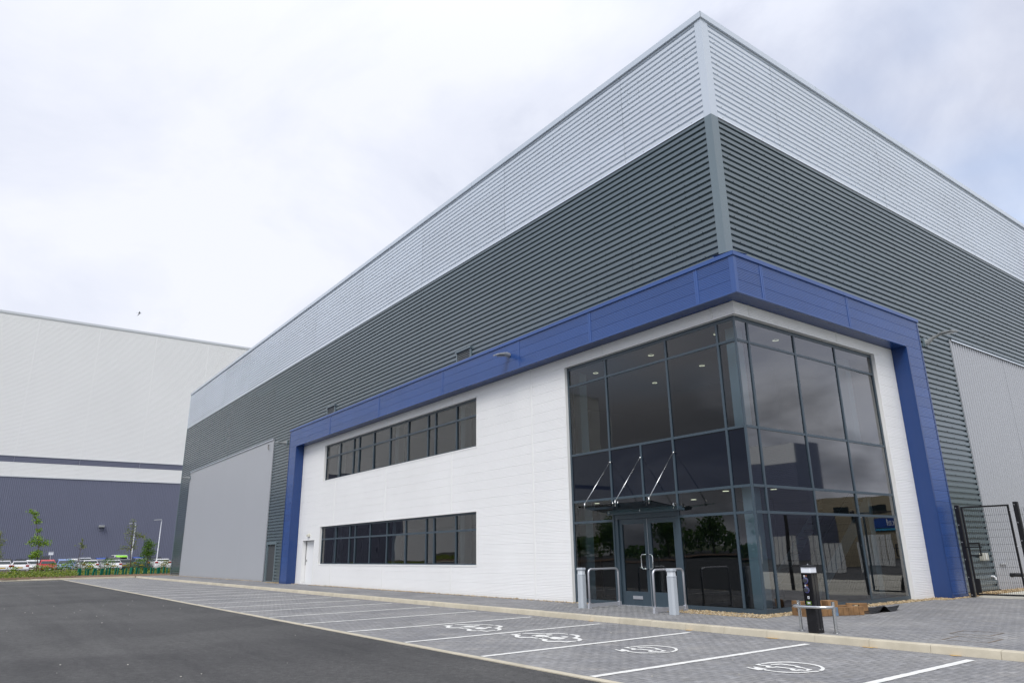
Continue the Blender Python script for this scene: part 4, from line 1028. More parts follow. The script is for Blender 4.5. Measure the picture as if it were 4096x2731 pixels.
bollard(-1.40, -1.40, 'light grey hexagonal lighting bollard right of the entrance doors')
def hoop(x, label):
    t = thing('door_guard_rail', label, 'guard rail', (x, -0.9, 0), 'guard rails flanking the entrance doors')
    y0, y1, h, r = -1.40, -0.34, 0.95, 0.10
    pts = [(x, y0, 0.0), (x, y0, h-r)] + [(x, y0+r-r*math.cos(rad(a)), h-r+r*math.sin(rad(a))) for a in (15, 30, 45, 60, 75, 90)] + [(x, y1-r+r*math.sin(rad(a)), h-r+r*math.cos(rad(a))) for a in (0, 15, 30, 45, 60, 75, 90)] + [(x, y1, 0.0)]
    MB().tube(pts, 0.026, 12).build('hoop', M_ALU, t, smooth=True)
    MB().box(x-0.022, x+0.022, y0+0.03, y1-0.03, 0.035, 0.115).build('bottom_rail', M_ALU, t, bevel=0.004)
    for y in (y0, y1): MB().prism([(y-0.05, 0.0), (y+0.05, 0.0), (y+0.036, 0.13), (y-0.036, 0.13)], x-0.033, x+0.033, 'x').build('foot', M_ALU, t)
hoop(-4.18, 'silver hoop guard rail left of the entrance doors')
hoop(-1.96, 'silver hoop guard rail right of the entrance doors')

# charging post
X, Y = 2.69, -2.50
ev = thing('charging_post', 'black electric vehicle charging post with two round sockets and a white lamp head', 'charging post', (X, Y, 0))
c = 0.014
def chf(x0, x1, y0, y1, c): return [(x0+c, y0), (x1-c, y0), (x1, y0+c), (x1, y1-c), (x1-c, y1), (x0+c, y1), (x0, y1-c), (x0, y0+c)]
x0, x1, y0, y1 = X-0.095, X+0.095, Y-0.095, Y+0.105
MB().prism(chf(x0, x1, y0, y1, c), 0.004, 0.955).build('post', M_BGLOSS, ev)
MB().box(x1+0.001, x1+0.004, Y-0.004, Y+0.004, 0.03, 0.95).build('seam', M_BLACK, ev)
MB().prism(chf(x0-0.012, x1+0.012, y0-0.012, y1+0.012, 0.02), 0.955, 0.972).build('collar', M_BLACK, ev)
MB().prism(chf(x0+0.002, x1-0.002, y0+0.002, y1-0.002, 0.012), 0.972, 1.065).build('lamp_head', M_DIFF, ev)
mb = MB(); mb.prism(chf(x0-0.014, x1+0.014, y0-0.014, y1+0.014, 0.02), 1.065, 1.084); mb.v += [(X, Y, 1.105)]; n = len(mb.v)-1
mb.f += [(8+k, 8+(k+1) % 8, n) for k in range(8)]; mb.build('cap', M_BLACK, ev)
MB().lathe([(0.011, 0), (0.011, 0.012), (0.006, 0.018)], (X, Y, 1.10), 10).build('sensor', M_STEEL, ev)
M_SOCK = mat('socket_cover', (0.035, 0.038, 0.045), 0.45); M_RING = mat('socket_ring', (0.05, 0.055, 0.09), 0.35)
M_LED = mat('blue_indicator', (0.1, 0.1, 0.3), 0.3, emit=(0.25, 0.25, 1.0), estr=0.6)
for z in (0.845, 0.690):
    so_ = MB().lathe([(0.048, 0.0), (0.048, -0.010), (0.040, -0.014)], (X-0.012, y0, z), 24, 'y').build('socket', M_RING, ev)
    MB().lathe([(0.037, -0.014), (0.037, -0.034), (0.030, -0.040)], (X-0.012, y0, z), 24, 'y').build('cover', M_SOCK, so_)
    mb = MB()
    for k in range(16):
        t = 2*math.pi*k/16; mb.box(X-0.012+0.0435*math.cos(t)-0.0022, X-0.012+0.0435*math.cos(t)+0.0022, y0-0.0152, y0-0.0125, z+0.0435*math.sin(t)-0.0022, z+0.0435*math.sin(t)+0.0022)
    mb.build('indicator', M_LED, so_)
    MB().box(X-0.045, X-0.020, y0-0.0022, y0-0.0005, z+0.055, z+0.087).build('sticker', M_DIFF, ev)
    MB().box(X-0.037, X-0.028, y0-0.0034, y0-0.0024, z+0.064, z+0.078).build('sticker_print', M_BLACK, ev)
    MB().box(X-0.014, X+0.014, y0-0.0022, y0-0.0005, z+0.071, z+0.087).build('sticker', mat('red_sticker', (0.30, 0.055, 0.02), 0.5), ev)
    MB().box(X-0.014, X+0.014, y0-0.0022, y0-0.0005, z+0.056, z+0.069).build('sticker', mat('grey_sticker', (0.10, 0.11, 0.11), 0.5), ev)
MB().box(X-0.018, X+0.014, y0-0.0022, y0-0.0005, 0.548, 0.590).build('sticker', M_DIFF, ev)
MB().box(X-0.008, X+0.005, y0-0.0034, y0-0.0024, 0.556, 0.582).build('sticker_print', M_SOCK, ev)
mb = MB(); a, b, c0, d = X-0.046, X+0.034, 0.455, 0.508; w = 0.0045
mb.box(a, b, y0-0.0022, y0-0.0005, c0, c0+w); mb.box(a, b, y0-0.0022, y0-0.0005, d-w, d); mb.box(a, a+w, y0-0.0022, y0-0.0005, c0+w, d-w); mb.box(b-w, b, y0-0.0022, y0-0.0005, c0+w, d-w)
mb.build('label_border', mat('green_print', (0.22, 0.42, 0.03), 0.5), ev)
mb = MB()
for k in range(3): mb.box(X-0.033+0.004*(k % 2), X+0.021-0.004*(k % 2), y0-0.0022, y0-0.0005, 0.469+k*0.010, 0.475+k*0.010)
mb.build('label_print', M_DIFF, ev)
mb = MB()
for yy in (Y-0.035, Y+0.04): mb.lathe([(0.007, 0), (0.007, 0.005)], (x1, yy, 0.06), 8, 'x')
mb.build('bolt', M_STEEL, ev)
# stainless hoop in front of the post
rl = thing('protection_rail', 'stainless steel curved barrier rail around the charging post', 'barrier', (2.68, -2.45, 0))
PA, PB = (2.36, -2.40), (2.985, -2.375)
for (x, y) in (PA, PB):
    po = MB().tube([(x, y, 0.0), (x, y, 0.50)], 0.0285, 16).build('post', M_STEEL, rl, smooth=False)
    MB().lathe([(0.062, 0.001), (0.062, 0.008), (0.058, 0.010)], (x, y, 0.0), 24).build('base_plate', M_STEEL, po)
    mb = MB()
    for k in range(4): t = rad(45+90*k); mb.lathe([(0.008, 0.01), (0.008, 0.03), (0.004, 0.034)], (x+0.047*math.cos(t), y+0.047*math.sin(t), 0), 8)
    mb.build('bolt', M_STEEL, po)
pts = []
for k in range(25):
    t = math.pi*k/24
    cxm, cym = (PA[0]+PB[0])/2, (PA[1]+PB[1])/2
    ex = 0.355*math.cos(math.pi - t)
    ey = -0.27*math.sin(t)**0.62
    pts.append((cxm + ex, cym + ey, 0.42))
pts[0] = (PA[0], PA[1], 0.42); pts[-1] = (PB[0], PB[1], 0.42)
MB().tube(pts, 0.024, 12).build('rail', M_STEEL, rl, smooth=True)

# pallet of sawn timbers by the glazing
pl = thing('timber_pallet', 'broken wooden pallet with stacked timber blocks on the paving by the glazing', 'pallet', (0.85, 0.7, 0))
d = Vector((0.42, 0.91, 0)).normalized(); nrm = Vector((d.y, -d.x, 0))
P0 = Vector((1.02, 0.14, 0))
def tblock(o0, along, w, dep, z0, h, m=None, nm='timber_block'):
    cpt = o0 + d*along - nrm*(dep/2); 
    return MB().obox((cpt.x, cpt.y, z0+h/2), d*(w/2), nrm*(dep/2), (0, 0, h/2)).build(nm, m or M_TIMBER, pl, bevel=0.006)
al = 0.07
for k in range(10):
    w = 0.118; tblock(P0, al, w, 0.34 + R.uniform(-0.03, 0.03), 0.002, 0.165+R.uniform(-0.006, 0.006), M_TIMBLUE if k in (4,) else None); al += w + 0.006
for al_, h0 in ((0.50, 0.172), (0.62, 0.172), (0.1, 0.172), (0.23, 0.172)): tblock(P0 - nrm*0.05, al_, 0.115, 0.30, h0, 0.13)
# end stringer with a notch
mb = MB(); e0 = P0 - d*0.08
def seg(a, b, z0, z1):
    cc = e0 - nrm*((a+b)/2); mb.obox((cc.x, cc.y, (z0+z1)/2), nrm*((b-a)/2), d*0.055, (0, 0, (z1-z0)/2))
seg(-0.0, 0.17, 0.0, 0.165); seg(0.17, 0.34, 0.0, 0.05); seg(0.17, 0.34, 0.135, 0.165); seg(0.34, 0.52, 0.0, 0.165); seg(0.02, 0.5, 0.168, 0.30)
mb.build('stringer', M_TIMBER, pl, bevel=0.004)
mb = MB()
for k in range(7): cc = P0 - nrm*(0.15+0.02*k) + d*(0.2+k*0.13); mb.obox((cc.x+0.0, cc.y, 0.176+0.012*(k % 2)), d*0.16, nrm*0.04, (0, 0, 0.009))
mb.build('deck_board', M_TIMBER, pl)
# notched block lying on the membrane
mb = MB(); c0 = Vector((0.98, 1.98, 0.012)); dd = Vector((0.75, 0.66, 0)).normalized(); nn = Vector((dd.y, -dd.x, 0))
def sg2(a, b, z0, z1):
    cc = c0 + dd*((a+b)/2); mb.obox((cc.x, cc.y, c0.z+(z0+z1)/2), dd*((b-a)/2), nn*0.055, (0, 0, (z1-z0)/2))
sg2(-0.20, -0.08, 0, 0.17); sg2(-0.08, 0.06, 0, 0.055); sg2(-0.08, 0.06, 0.135, 0.17); sg2(0.06, 0.24, 0, 0.17)
tb = mb.build('timber_block', M_TIMBER, None, bevel=0.005); tag(tb, 'single notched timber block lying on the black membrane', 'timber')
# folded black membrane
mb = MB(); A, B = 16, 10; V = []
c00, c10, c11, c01 = Vector((0.62, 1.55, 0)), Vector((0.55, 3.00, 0)), Vector((1.42, 3.05, 0)), Vector((1.50, 1.50, 0))
for j in range(B+1):
    for i in range(A+1):
        s_, t = i/A, j/B
        p = (c00*(1-s_) + c10*s_)*(1-t) + (c01*(1-s_) + c11*s_)*t
        z = 0.010 + 0.012*math.sin(7*s_+3*t) * math.sin(5*t) + 0.15*max(0, 1-abs((s_-0.52+0.25*(t-0.5))/0.16))*t**1.5 + 0.09*max(0, s_-0.75)*4*t*t
        p = p + Vector((0.10*math.sin(3*s_), 0, 0))*t
        mb.v.append((p.x, p.y, max(0.006, z)))
for j in range(B):
    for i in range(A): k = j*(A+1)+i; mb.f.append((k, k+1, k+A+2, k+A+1))
me_ = mb.build('plastic_sheet', M_PLASTIC, None, raw=True); tag(me_, 'crumpled black plastic membrane sheet lying on the paving', 'plastic sheet')
sol = me_.modifiers.new('thick', 'SOLIDIFY'); sol.thickness = 0.003; sol.offset = 1

# gate and mesh fence
def wire_panel(x0, x1, y, z0, z1, name, parent):
    mb = MB(); n = int(round((x1-x0)/0.05)); r = 0.0026
    for k in range(1, n): x = x0 + (x1-x0)*k/n; mb.box(x-r, x+r, y-r, y+r, z0, z1)
    k = 0; z = z0+0.10
    while z < z1-0.02: mb.box(x0, x1, y-r-0.005, y-r, z-r, z+r); z += 0.2
    o = mb.build(name, M_BLACK, parent, raw=True, kind='stuff'); return o
def fence_post(x, y, h, label):
    t = thing('fence_post', label, 'fence post', (x, y, 0), 'black fence posts by the gate')
    MB().box(x-0.058, x+0.058, y-0.05, y+0.05, 0.0, h).build('post', M_BLACK, t, bevel=0.008)
    mb = MB()
    for k in range(6): mb.lathe([(0.012, 0.0), (0.012, -0.006)], (x-0.02, y-0.05, 0.06+k*(h-0.14)/5), 8, 'y')
    mb.build('bolt', M_GALV, t); return t
fence_post(0.805, 8.62, 2.52, 'black steel gate post next to the blue pier')
fence_post(2.30, 8.62, 2.53, 'black steel gate post at the right edge, hinge side of the gate')
gt = thing('mesh_gate', 'black steel mesh pedestrian gate beside the blue pier', 'gate', (1.5, 8.62, 0))
g0, g1, gb, gtop = 0.895, 2.125, 0.06, 2.47
for (a, b, c_, d_) in ((g0, g0+0.05, gb, gtop), (g1-0.05, g1, gb, gtop), (g0+0.05, g1-0.05, gtop-0.045, gtop), (g0+0.05, g1-0.05, gb, gb+0.045)):
    MB().box(a, b, 8.60, 8.645, c_, d_).build('frame_bar', M_BLACK, gt, bevel=0.004)
wire_panel(g0+0.05, g1-0.05, 8.622, gb+0.045, gtop-0.045, 'mesh', gt)
mb = MB(); mb.box(g0+0.05, g0+0.33, 8.595, 8.61, 1.43, 1.47); mb.box(g0+0.05, g0+0.33, 8.595, 8.61, 1.10, 1.14); mb.box(g0+0.29, g0+0.33, 8.595, 8.61, 1.14, 1.43); mb.box(g0-0.06, g0+0.38, 8.57, 8.60, 1.33, 1.365)
mb.build('latch', M_BLACK, gt)
MB().box(g0+0.05, g0+0.15, 8.59, 8.612, 0.12, 0.50).build('drop_bolt_plate', M_BLACK, gt)
for z in (0.55, 1.35, 2.30):
    MB().tube([(g1-0.02, 8.62, z), (2.25, 8.62, z)], 0.011, 8).build('hinge', M_GALV, gt)
fp = thing('mesh_fence_panel', 'black steel mesh fence panel right of the gate, cut by the frame', 'fence', (3.6, 8.62, 0))
wire_panel(2.36, 4.85, 8.62, 0.08, 2.38, 'mesh', fp)
MB().box(4.85, 4.93, 8.58, 8.66, 0.0, 2.5).build('post', M_BLACK, fp)
mb = MB(); mb.tube([(1.36, 9.9, 0.56), (1.50, 9.9, 0.57), (1.66, 9.92, 0.565), (1.75, 9.95, 0.53), (1.84, 10.0, 0.42), (1.90, 10.0, 0.2), (1.92, 10.0, -0.01)], 0.055, 14)
mb.lathe([(0.061, 0), (0.061, 0.05)], (1.37, 9.9, 0.56), 14, 'x'); dp = mb.build('drain_pipe', mat('black_pipe', (0.012, 0.013, 0.014), 0.45), None, smooth=False)
tag(dp, 'bent black pipe sticking up behind the mesh gate', 'pipe')
bx_ = thing('meter_box', 'small beige box on the slate ribbed wall behind the gate', 'box', (0.05, 11.75, 1.0))
MB().box(0.002, 0.12, 11.55, 11.98, 0.93, 1.16).build('case', mat('beige_box', (0.42, 0.42, 0.37), 0.5), bx_, bevel=0.01)
MB().box(0.121, 0.126, 11.80, 11.83, 0.94, 1.15).build('lid_edge', M_DIFF, bx_)
tp = MB().box(0.04, 0.09, 12.95, 13.40, 0.79, 0.84).build('wall_bracket', M_GALV, None); tag(tp, 'small pale bracket on the grey panel behind the gate', 'bracket')
ov = MB().tube([(0.0, 12.2, 0.44), (0.07, 12.2, 0.44), (0.11, 12.2, 0.40), (0.11, 12.2, 0.34)], 0.028, 10).build('overflow_pipe', M_DIFF, None); tag(ov, 'white overflow pipe end low on the slate wall', 'pipe')

# wall lamps (cast floodlight arms)
def wall_lamp(F, s, z, o0, length, rise, label, mount=True):
    P = F(s, o0, z); t = thing('wall_lamp', label, 'wall lamp', P, 'cast floodlights on the facades')
    def loft(secs, name, m):
        mb = MB(); n = 8
        for (o, zz, hw_, hh) in secs:
            for k in range(n):
                a = 2*math.pi*(k+0.5)/n; mb.v.append(F(s + hw_*1.08*math.cos(a), o, zz + hh*1.08*math.sin(a)))
        for j in range(len(secs)-1):
            for k in range(n): mb.f.append((j*n+k, j*n+(k+1) % n, (j+1)*n+(k+1) % n, (j+1)*n+k))
        mb.f.append(tuple(range(n))); mb.f.append(tuple((len(secs)-1)*n+k for k in range(n)))
        return mb.build(name, m, t, smooth=False)
    if mount:
        mb = MB(); mb.quad(F(s-0.12, o0+0.05, z-0.15), F(s+0.12, o0+0.05, z-0.15), F(s+0.12, o0+0.05, z+0.15), F(s-0.12, o0+0.05, z+0.15))
        for (a, b) in ((-0.12, -0.12), (0.12, 0.12)): mb.quad(F(s+a, o0+0.05, z-0.15), F(s+a, o0, z-0.15), F(s+a, o0, z+0.15), F(s+a, o0+0.05, z+0.15))
        mb.build('mounting_plate', M_DTRIM if o0 < 0.1 else M_LAMP, t)
        loft([(o0+0.05, z-0.02, 0.055, 0.10), (o0+0.12, z-0.01, 0.055, 0.09), (o0+0.30, z+rise*0.6, 0.05, 0.05), (o0+0.55, z+rise, 0.07, 0.035)], 'arm', M_LAMP)
        loft([(o0+0.50, z+rise, 0.08, 0.04), (o0+0.62, z+rise+0.01, 0.13, 0.05), (o0+length-0.12, z+rise+0.0, 0.14, 0.035), (o0+length, z+rise-0.03, 0.08, 0.015)], 'head', M_LAMP)
        mb = MB(); zz = z+rise-0.046; mb.quad(F(s-0.10, o0+0.64, zz-0.002), F(s+0.10, o0+0.64, zz-0.002), F(s+0.10, o0+length-0.12, zz+0.004), F(s-0.10, o0+length-0.12, zz+0.004)); mb.build('lens', M_LENS, t)
    else:
        loft([(o0, z+0.01, 0.10, 0.075), (o0+0.10, z+0.02, 0.10, 0.075), (o0+0.25, z+0.01, 0.12, 0.055), (o0+length-0.10, z-0.05, 0.13, 0.028), (o0+length, z-0.085, 0.07, 0.012)], 'head', M_LAMP)
        mb = MB(); mb.quad(F(s-0.10, o0+0.22, z-0.062), F(s+0.10, o0+0.22, z-0.062), F(s+0.10, o0+length-0.14, z-0.088), F(s-0.10, o0+length-0.14, z-0.088)); mb.build('lens', mat('lamp_lens_dark', (0.30, 0.30, 0.29), 0.2), t)
wall_lamp(FL, -8.60, 7.82, DB+0.008, 0.62, 0, 'silver cast lamp on the blue fascia above the white wall', False)
wall_lamp(FR, 10.55, 7.98, 0.0, 1.05, 0.17, 'silver curved lamp arm on the slate wall right of the blue pier')
wall_lamp(FL, -31.90, 7.90, 0.0, 0.72, -0.02, 'silver lamp on the slate strip left of the blue frame')
wall_lamp(FL, -55.60, 7.98, 0.04, 0.72, -0.02, 'far silver lamp at the left edge of the grey panel')

# ------------------------------------------------------------------ BACKGROUND
# car park ground and raised planted verge
struct('car_park', MB().quad((-121, -160, -0.02), (-67.0, -160, -0.02), (-67.0, 60, -0.02), (-121, 60, -0.02)), M_ASPH, raw=True)
mb = MB(); n = 40
M_SOIL = mat('bark_mulch', (0.16, 0.10, 0.06), 0.95, var=0.35, vscale=6, bump=0.5, bscale=20)
xs = [-58.88, -59.6, -61.0, -63.0, -65.0, -67.05]; zs = [0.0, 0.06, 0.12, 0.13, 0.10, -0.1]
ys = [-100 + 150*i/n for i in range(n+1)]
for y in ys:
    for x, z in zip(xs, zs): mb.v.append((x if y < 0.2 else min(x, -60.0 + (x+58.88)), y, z + (0.02*math.sin(y*0.8+x) if -66 < x < -59 else 0)))
for j in range(n):
    for i in range(5): k = j*6+i; mb.f.append((k, k+1, k+7, k+6))
struct('planted_verge', mb, M_SOIL, raw=True)

# big neighbouring warehouse
bw = thing('neighbouring_warehouse', 'huge pale grey warehouse with dark blue-grey base and stripe behind the car park', 'warehouse', (-120, 0, 0))
M_BWHITE = mat('pale_cladding', (0.83, 0.835, 0.83), 0.5, var=0.015, vscale=0.1)
M_BDARK = mat('bluegrey_cladding', (0.148, 0.160, 0.225), 0.45, var=0.02, vscale=0.2)
M_BTRIM = mat('pale_trim', (0.60, 0.63, 0.66), 0.45)
def FX(s, o, z): return (-120+o, s, z)
BAY = 8.53; b0 = -2.54 - BAY*13; HB = 38.5
k = 0; y = b0
while y < 45:
    a, b = y, y+BAY
    white_base = b < -52.0
    zl = 0.0 if white_base else 13.5
    for (z0, z1, m) in (((0.0, 15.62, M_BWHITE),) if white_base else ((13.5, 15.62, M_BWHITE),)) + ((15.62, 16.52, M_BDARK), (16.52, HB, M_BWHITE)):
        sheet('cladding_sheet', FX, a+0.01, b-0.01, rib_profile(z0, z1, z0+0.1, 0.20, 0.02, 0.02, 0.035), 0, m, bw)
    if not white_base:
        sheet('base_sheet', FX, 0.0, 13.45, rib_profile(a, b, a+0.1, 0.25, 0.03, 0.03, 0.045), 0, M_BDARK, bw, vertical=True)
    MB().box(-120.03, -119.985, a-0.07, a+0.07, 16.6, HB-0.2).build('joint_cover', M_BWHITE, bw)
    y += BAY
YE_ = y
MB().box(-120.3, -119.9, b0, YE_, HB-0.12, HB+0.25).build('eaves_capping', M_BTRIM, bw)
MB().box(-119.98, -119.92, -52.3, YE_, 13.42, 13.56).build('drip_flashing', M_BTRIM, bw)
MB().box(-119.98, -119.92, b0, YE_, 16.50, 16.58).build('drip_flashing', M_BTRIM, bw)
mb = MB(); mb.box(-200, -120.06, b0, YE_, 0, HB); mb.build('wall_lining', M_BWHITE, bw)
wl = MB().box(-119.98, -119.4, 1.35, 2.15, 6.2, 6.5).build('wall_lamp', M_LAMP, None, bevel=0.05); tag(wl, 'small square lamp on the dark base of the neighbouring warehouse', 'wall lamp')
mb = MB(); mb.box(-119.97, -119.95, 1.5, 2.0, 5.7, 6.2); mb.build('lamp_bracket', M_BDARK, wl)

# cars
M_CGL = mat('car_glass', (0.022, 0.030, 0.032), 0.12, spec=0.35)
M_TYRE = mat('tyre', (0.012, 0.012, 0.012), 0.8); M_RIM = mat('wheel_rim', (0.35, 0.36, 0.37), 0.35, 0.6)
M_REDL = mat('tail_lamp', (0.35, 0.012, 0.012), 0.2); M_HEADL = mat('head_lamp', (0.6, 0.63, 0.66), 0.12); M_YPL = mat('yellow_plate', (0.62, 0.40, 0.02), 0.5); M_WPL = mat('white_plate', (0.7, 0.7, 0.68), 0.5)
M_CTRIM = mat('car_black_trim', (0.015, 0.015, 0.016), 0.5)
def paint(nm, c): return mat('car_paint_'+nm, c, 0.25, 0.0, 0.5, coat=0.6)
KINDS = {   # s (0 rear .. 1 front), top of lower body, roof
 'hatch': (4.2, 1.78, 1.47, [(0, .58, 0), (.015, .80, 0), (.04, .98, 0), (.11, 1.0, .93), (.25, .99, 1.0), (.50, .97, .99), (.60, .96, .90), (.745, .95, 0), (.95, .80, 0), (.99, .66, 0), (1, .50, 0)]),
 'saloon': (4.6, 1.80, 1.43, [(0, .58, 0), (.015, .86, 0), (.04, .99, 0), (.10, 1.0, 0), (.24, .99, .94), (.36, .98, 1.0), (.54, .96, .99), (.62, .95, .89), (.76, .94, 0), (.95, .79, 0), (.99, .66, 0), (1, .50, 0)]),
 'suv': (4.6, 1.90, 1.72, [(0, .62, 0), (.015, .95, 0), (.035, 1.08, 0), (.09, 1.1, .93), (.2, 1.1, 1.0), (.52, 1.08, .99), (.62, 1.06, .91), (.73, 1.05, 0), (.95, .96, 0), (.99, .80, 0), (1, .58, 0)]),
 'mpv': (4.3, 1.80, 1.62, [(0, .6, 0), (.015, .9, 0), (.035, 1.02, 0), (.08, 1.05, .93), (.2, 1.05, 1.0), (.50, 1.02, .99), (.62, 1.0, .88), (.80, .98, 0), (.95, .82, 0), (.99, .66, 0), (1, .50, 0)]),
 'van': (5.0, 1.95, 1.98, [(0, .6, 0), (.01, 1.1, .97), (.1, 1.12, 1.0), (.5, 1.12, 1.0), (.66, 1.10, .95), (.82, 1.06, 0), (.95, .95, 0), (.99, .75, 0), (1, .55, 0)]),
}
def car(kind, paintm, xnear, yc, front, label, zoff=0.0, hs=1.0, roofm=None, tilt=0.0):
    L, W, Hh, st = KINDS[kind]; Hh *= hs
    t = thing('parked_car' if kind != 'van' else 'parked_van', label, 'car' if kind != 'van' else 'van', (xnear-L/2, yc, zoff), 'vehicles in the car park')
    def P(s_, lat, z):
        d_ = (1-s_)*L if front else s_*L
        return (xnear - d_, yc + lat, zoff + z)
    hwd = W/2; rows = []
    for (s_, zt, rf) in st:
        nar = 0.90 if s_ < 0.012 or s_ > 0.985 else (0.97 if s_ < 0.05 or s_ > 0.94 else 1.0)
        w = hwd*nar; zr = rf*Hh if rf else zt; wr = hwd*(0.70 if kind != 'van' else 0.80) if rf else w*0.86
        zl = 0.24 if 0.03 < s_ < 0.97 else 0.32
        half = [(w*0.93, zl), (w, zl+0.14), (w, zt*0.72), (w*0.955, zt-0.02), (wr, zr)]
        rows.append((s_, zt, rf, zr, wr, w, half))
    mb = MB(); n = 10
    for (s_, zt, rf, zr, wr, w, half) in rows:
        pts = [P(s_, -a, z) for a, z in half] + [P(s_, a, z + 0.0) for a, z in reversed(half)]
        mb.v += pts
    for j in range(len(rows)-1):
        for k in range(n): mb.f.append((j*n+k, j*n+(k+1) % n, (j+1)*n+(k+1) % n, (j+1)*n+k))
    mb.f.append(tuple(range(n))); mb.f.append(tuple((len(rows)-1)*n+k for k in range(n)))
    bd = mb.build('body', paintm, t, smooth=False, bevel=0.04)
    # glazing
    ridx = [i for i, r in enumerate(rows) if r[2]]
    i0, i1 = ridx[0], ridx[-1]
    def lerp(a, b, f): return tuple(a[q]+(b[q]-a[q])*f for q in range(3))
    def slope(ia, ib, name):
        A, B = rows[ia], rows[ib]; lo, hi = (A, B) if A[3] < B[3] else (B, A)
        wl_, wh_ = lo[4]*0.94, hi[4]*0.93
        p0, p1 = P(lo[0], -wl_, lo[3]), P(lo[0], wl_, lo[3]); q0, q1 = P(hi[0], -wh_, hi[3]), P(hi[0], wh_, hi[3])
        a0, a1, b0_, b1_ = lerp(p0, q0, .10), lerp(p1, q1, .10), lerp(p0, q0, .90), lerp(p1, q1, .90)
        nv = (Vector(a1)-Vector(a0)).cross(Vector(b0_)-Vector(a0)).normalized()
        if nv.z < 0: nv = -nv
        off = nv*0.025
        MB().quad(*[tuple(Vector(p)+off) for p in (a0, a1, b1_, b0_)]).build(name, M_CGL, t, raw=True)
    if i0 > 0 and kind != 'van': slope(i0-1, i0, 'rear_window')
    slope(i1+1, i1, 'windscreen')
    for sd in (-1, 1):
        mb = MB()
        for j in range(i0, i1):
            A, B = rows[j], rows[j+1]
            def sidept(r_, f): a, z = r_[6][3]; b, z2 = r_[6][4]; return P(r_[0], sd*(a+(b-a)*f + 0.02), z+(z2-z)*f)
            fa = 0.06
            mb.quad(sidept(A, .12), sidept(B, .12), sidept(B, .86), sidept(A, .86))
        mb.build('side_window', M_CGL, t, raw=True)
    sN = 1.0 if front else 0.0
    # lamps, plate, bumper at the near end
    xe = xnear
    zl_ = (0.66 if front else 0.86)*(1.12 if kind in ('suv', 'van') else 1.0)
    for sd in (-1, 1):
        MB().obox((xe-0.10, yc+sd*hwd*0.76, zoff+zl_), (0.085, 0, 0), (0, hwd*0.17, 0), (0, 0, 0.075 if front else 0.085)).build('headlight' if front else 'tail_light', M_HEADL if front else M_REDL, t, bevel=0.02)
    MB().box(xe-0.03, xe+0.012, yc-0.26, yc+0.26, zoff+(0.40 if front else 0.62), zoff+(0.51 if front else 0.73)).build('number_plate', M_WPL if front else M_YPL, t)
    MB().box(xe-0.05, xe+0.008, yc-hwd*0.72, yc+hwd*0.72, zoff+0.27, zoff+0.38).build('bumper_trim', M_CTRIM, t)
    if front: MB().box(xe-0.05, xe+0.006, yc-hwd*0.45, yc+hwd*0.45, zoff+0.54, zoff+0.66).build('grille', M_CTRIM, t)
    for sd in (-1, 1):
        c_ = P(0.66, sd*(hwd+0.08), rows[3][1]); MB().obox(c_, (0.06, 0, 0), (0, 0.10, 0), (0, 0, 0.065)).build('wing_mirror', paintm, t, bevel=0.02)
        for s_ in (0.19, 0.82):
            c_ = P(s_, sd*(hwd-0.20), 0.32)
            wo_ = MB().lathe([(0.22, -0.0), (0.32, 0.0), (0.325, 0.06), (0.325, 0.15), (0.30, 0.205), (0.21, 0.205)], (c_[0], c_[1]-(0.205 if sd < 0 else 0), c_[2]), 18, 'y').build('wheel', M_TYRE, t)
            MB().lathe([(0.205, -0.004), (0.205, 0.209), (0.05, 0.212)], (c_[0], c_[1]-(0.205 if sd < 0 else 0), c_[2]), 14, 'y').build('rim', M_RIM, wo_)
    if roofm:
        A, B = rows[i0+1], rows[i1]; hw_ = hwd*0.68
        MB().quad(P(A[0], -hw_, A[3]+0.03), P(A[0], hw_, A[3]+0.03), P(B[0], hw_, B[3]+0.03), P(B[0], -hw_, B[3]+0.03)).quad(P(B[0], -hw_, B[3]+0.035), P(B[0], hw_, B[3]+0.035), P(rows[i1+1][0], hw_*0.0+0.78, rows[i1+1][3]*0.25+B[3]*0.75), P(rows[i1+1][0]*0.25+B[0]*0.75, -hw_, rows[i1+1][3]*0.25+B[3]*0.75)).build('roof_panel', roofm, t, raw=True)
    return t
WHT = paint('white', (0.72, 0.73, 0.74)); RED = paint('red', (0.50, 0.012, 0.018)); BLU = paint('blue', (0.14, 0.22, 0.45)); BLK = paint('black', (0.012, 0.014, 0.017)); GRY = paint('grey', (0.13, 0.135, 0.15)); SIL = paint('silver', (0.42, 0.44, 0.48)); DBL = paint('deep_blue', (0.03, 0.08, 0.35)); NVY = paint('navy', (0.04, 0.055, 0.10)); LIME = paint('lime', (0.25, 0.62, 0.02))
XN, XR = -86.0, -104.0
car('saloon', WHT, XN, -11.15, False, 'white saloon with yellow plate at the left edge of the car park')
car('hatch', WHT, XN, -9.62, False, 'white hatchback seen from behind, left of the white car facing out', hs=0.93)
car('hatch', WHT, XN-4.0, -8.15, True, 'white car facing the camera between the white hatchback and the red car')
car('hatch', RED, XN, -7.0, True, 'bright red hatchback facing the camera')
car('mpv', BLU, XN, -5.33, True, 'pale blue people carrier right of the red car', hs=0.94)
car('hatch', GRY, XN-3.5, -3.85, True, 'dark grey car half hidden right of the pale blue car', hs=0.95)
car('hatch', WHT, XN, -2.95, False, 'white hatchback seen from behind in the middle of the front row', hs=0.93)
car('hatch', GRY, XN-4.5, -1.4, True, 'grey car between the two white hatchbacks of the front row', hs=0.97)
car('hatch', WHT, XN, -0.58, False, 'white estate car seen from behind in front of the green roofed van', hs=0.92)
car('hatch', GRY, XN-3.0, 1.0, False, 'dark grey hatchback with yellow plate below the green roofed van', hs=0.96)
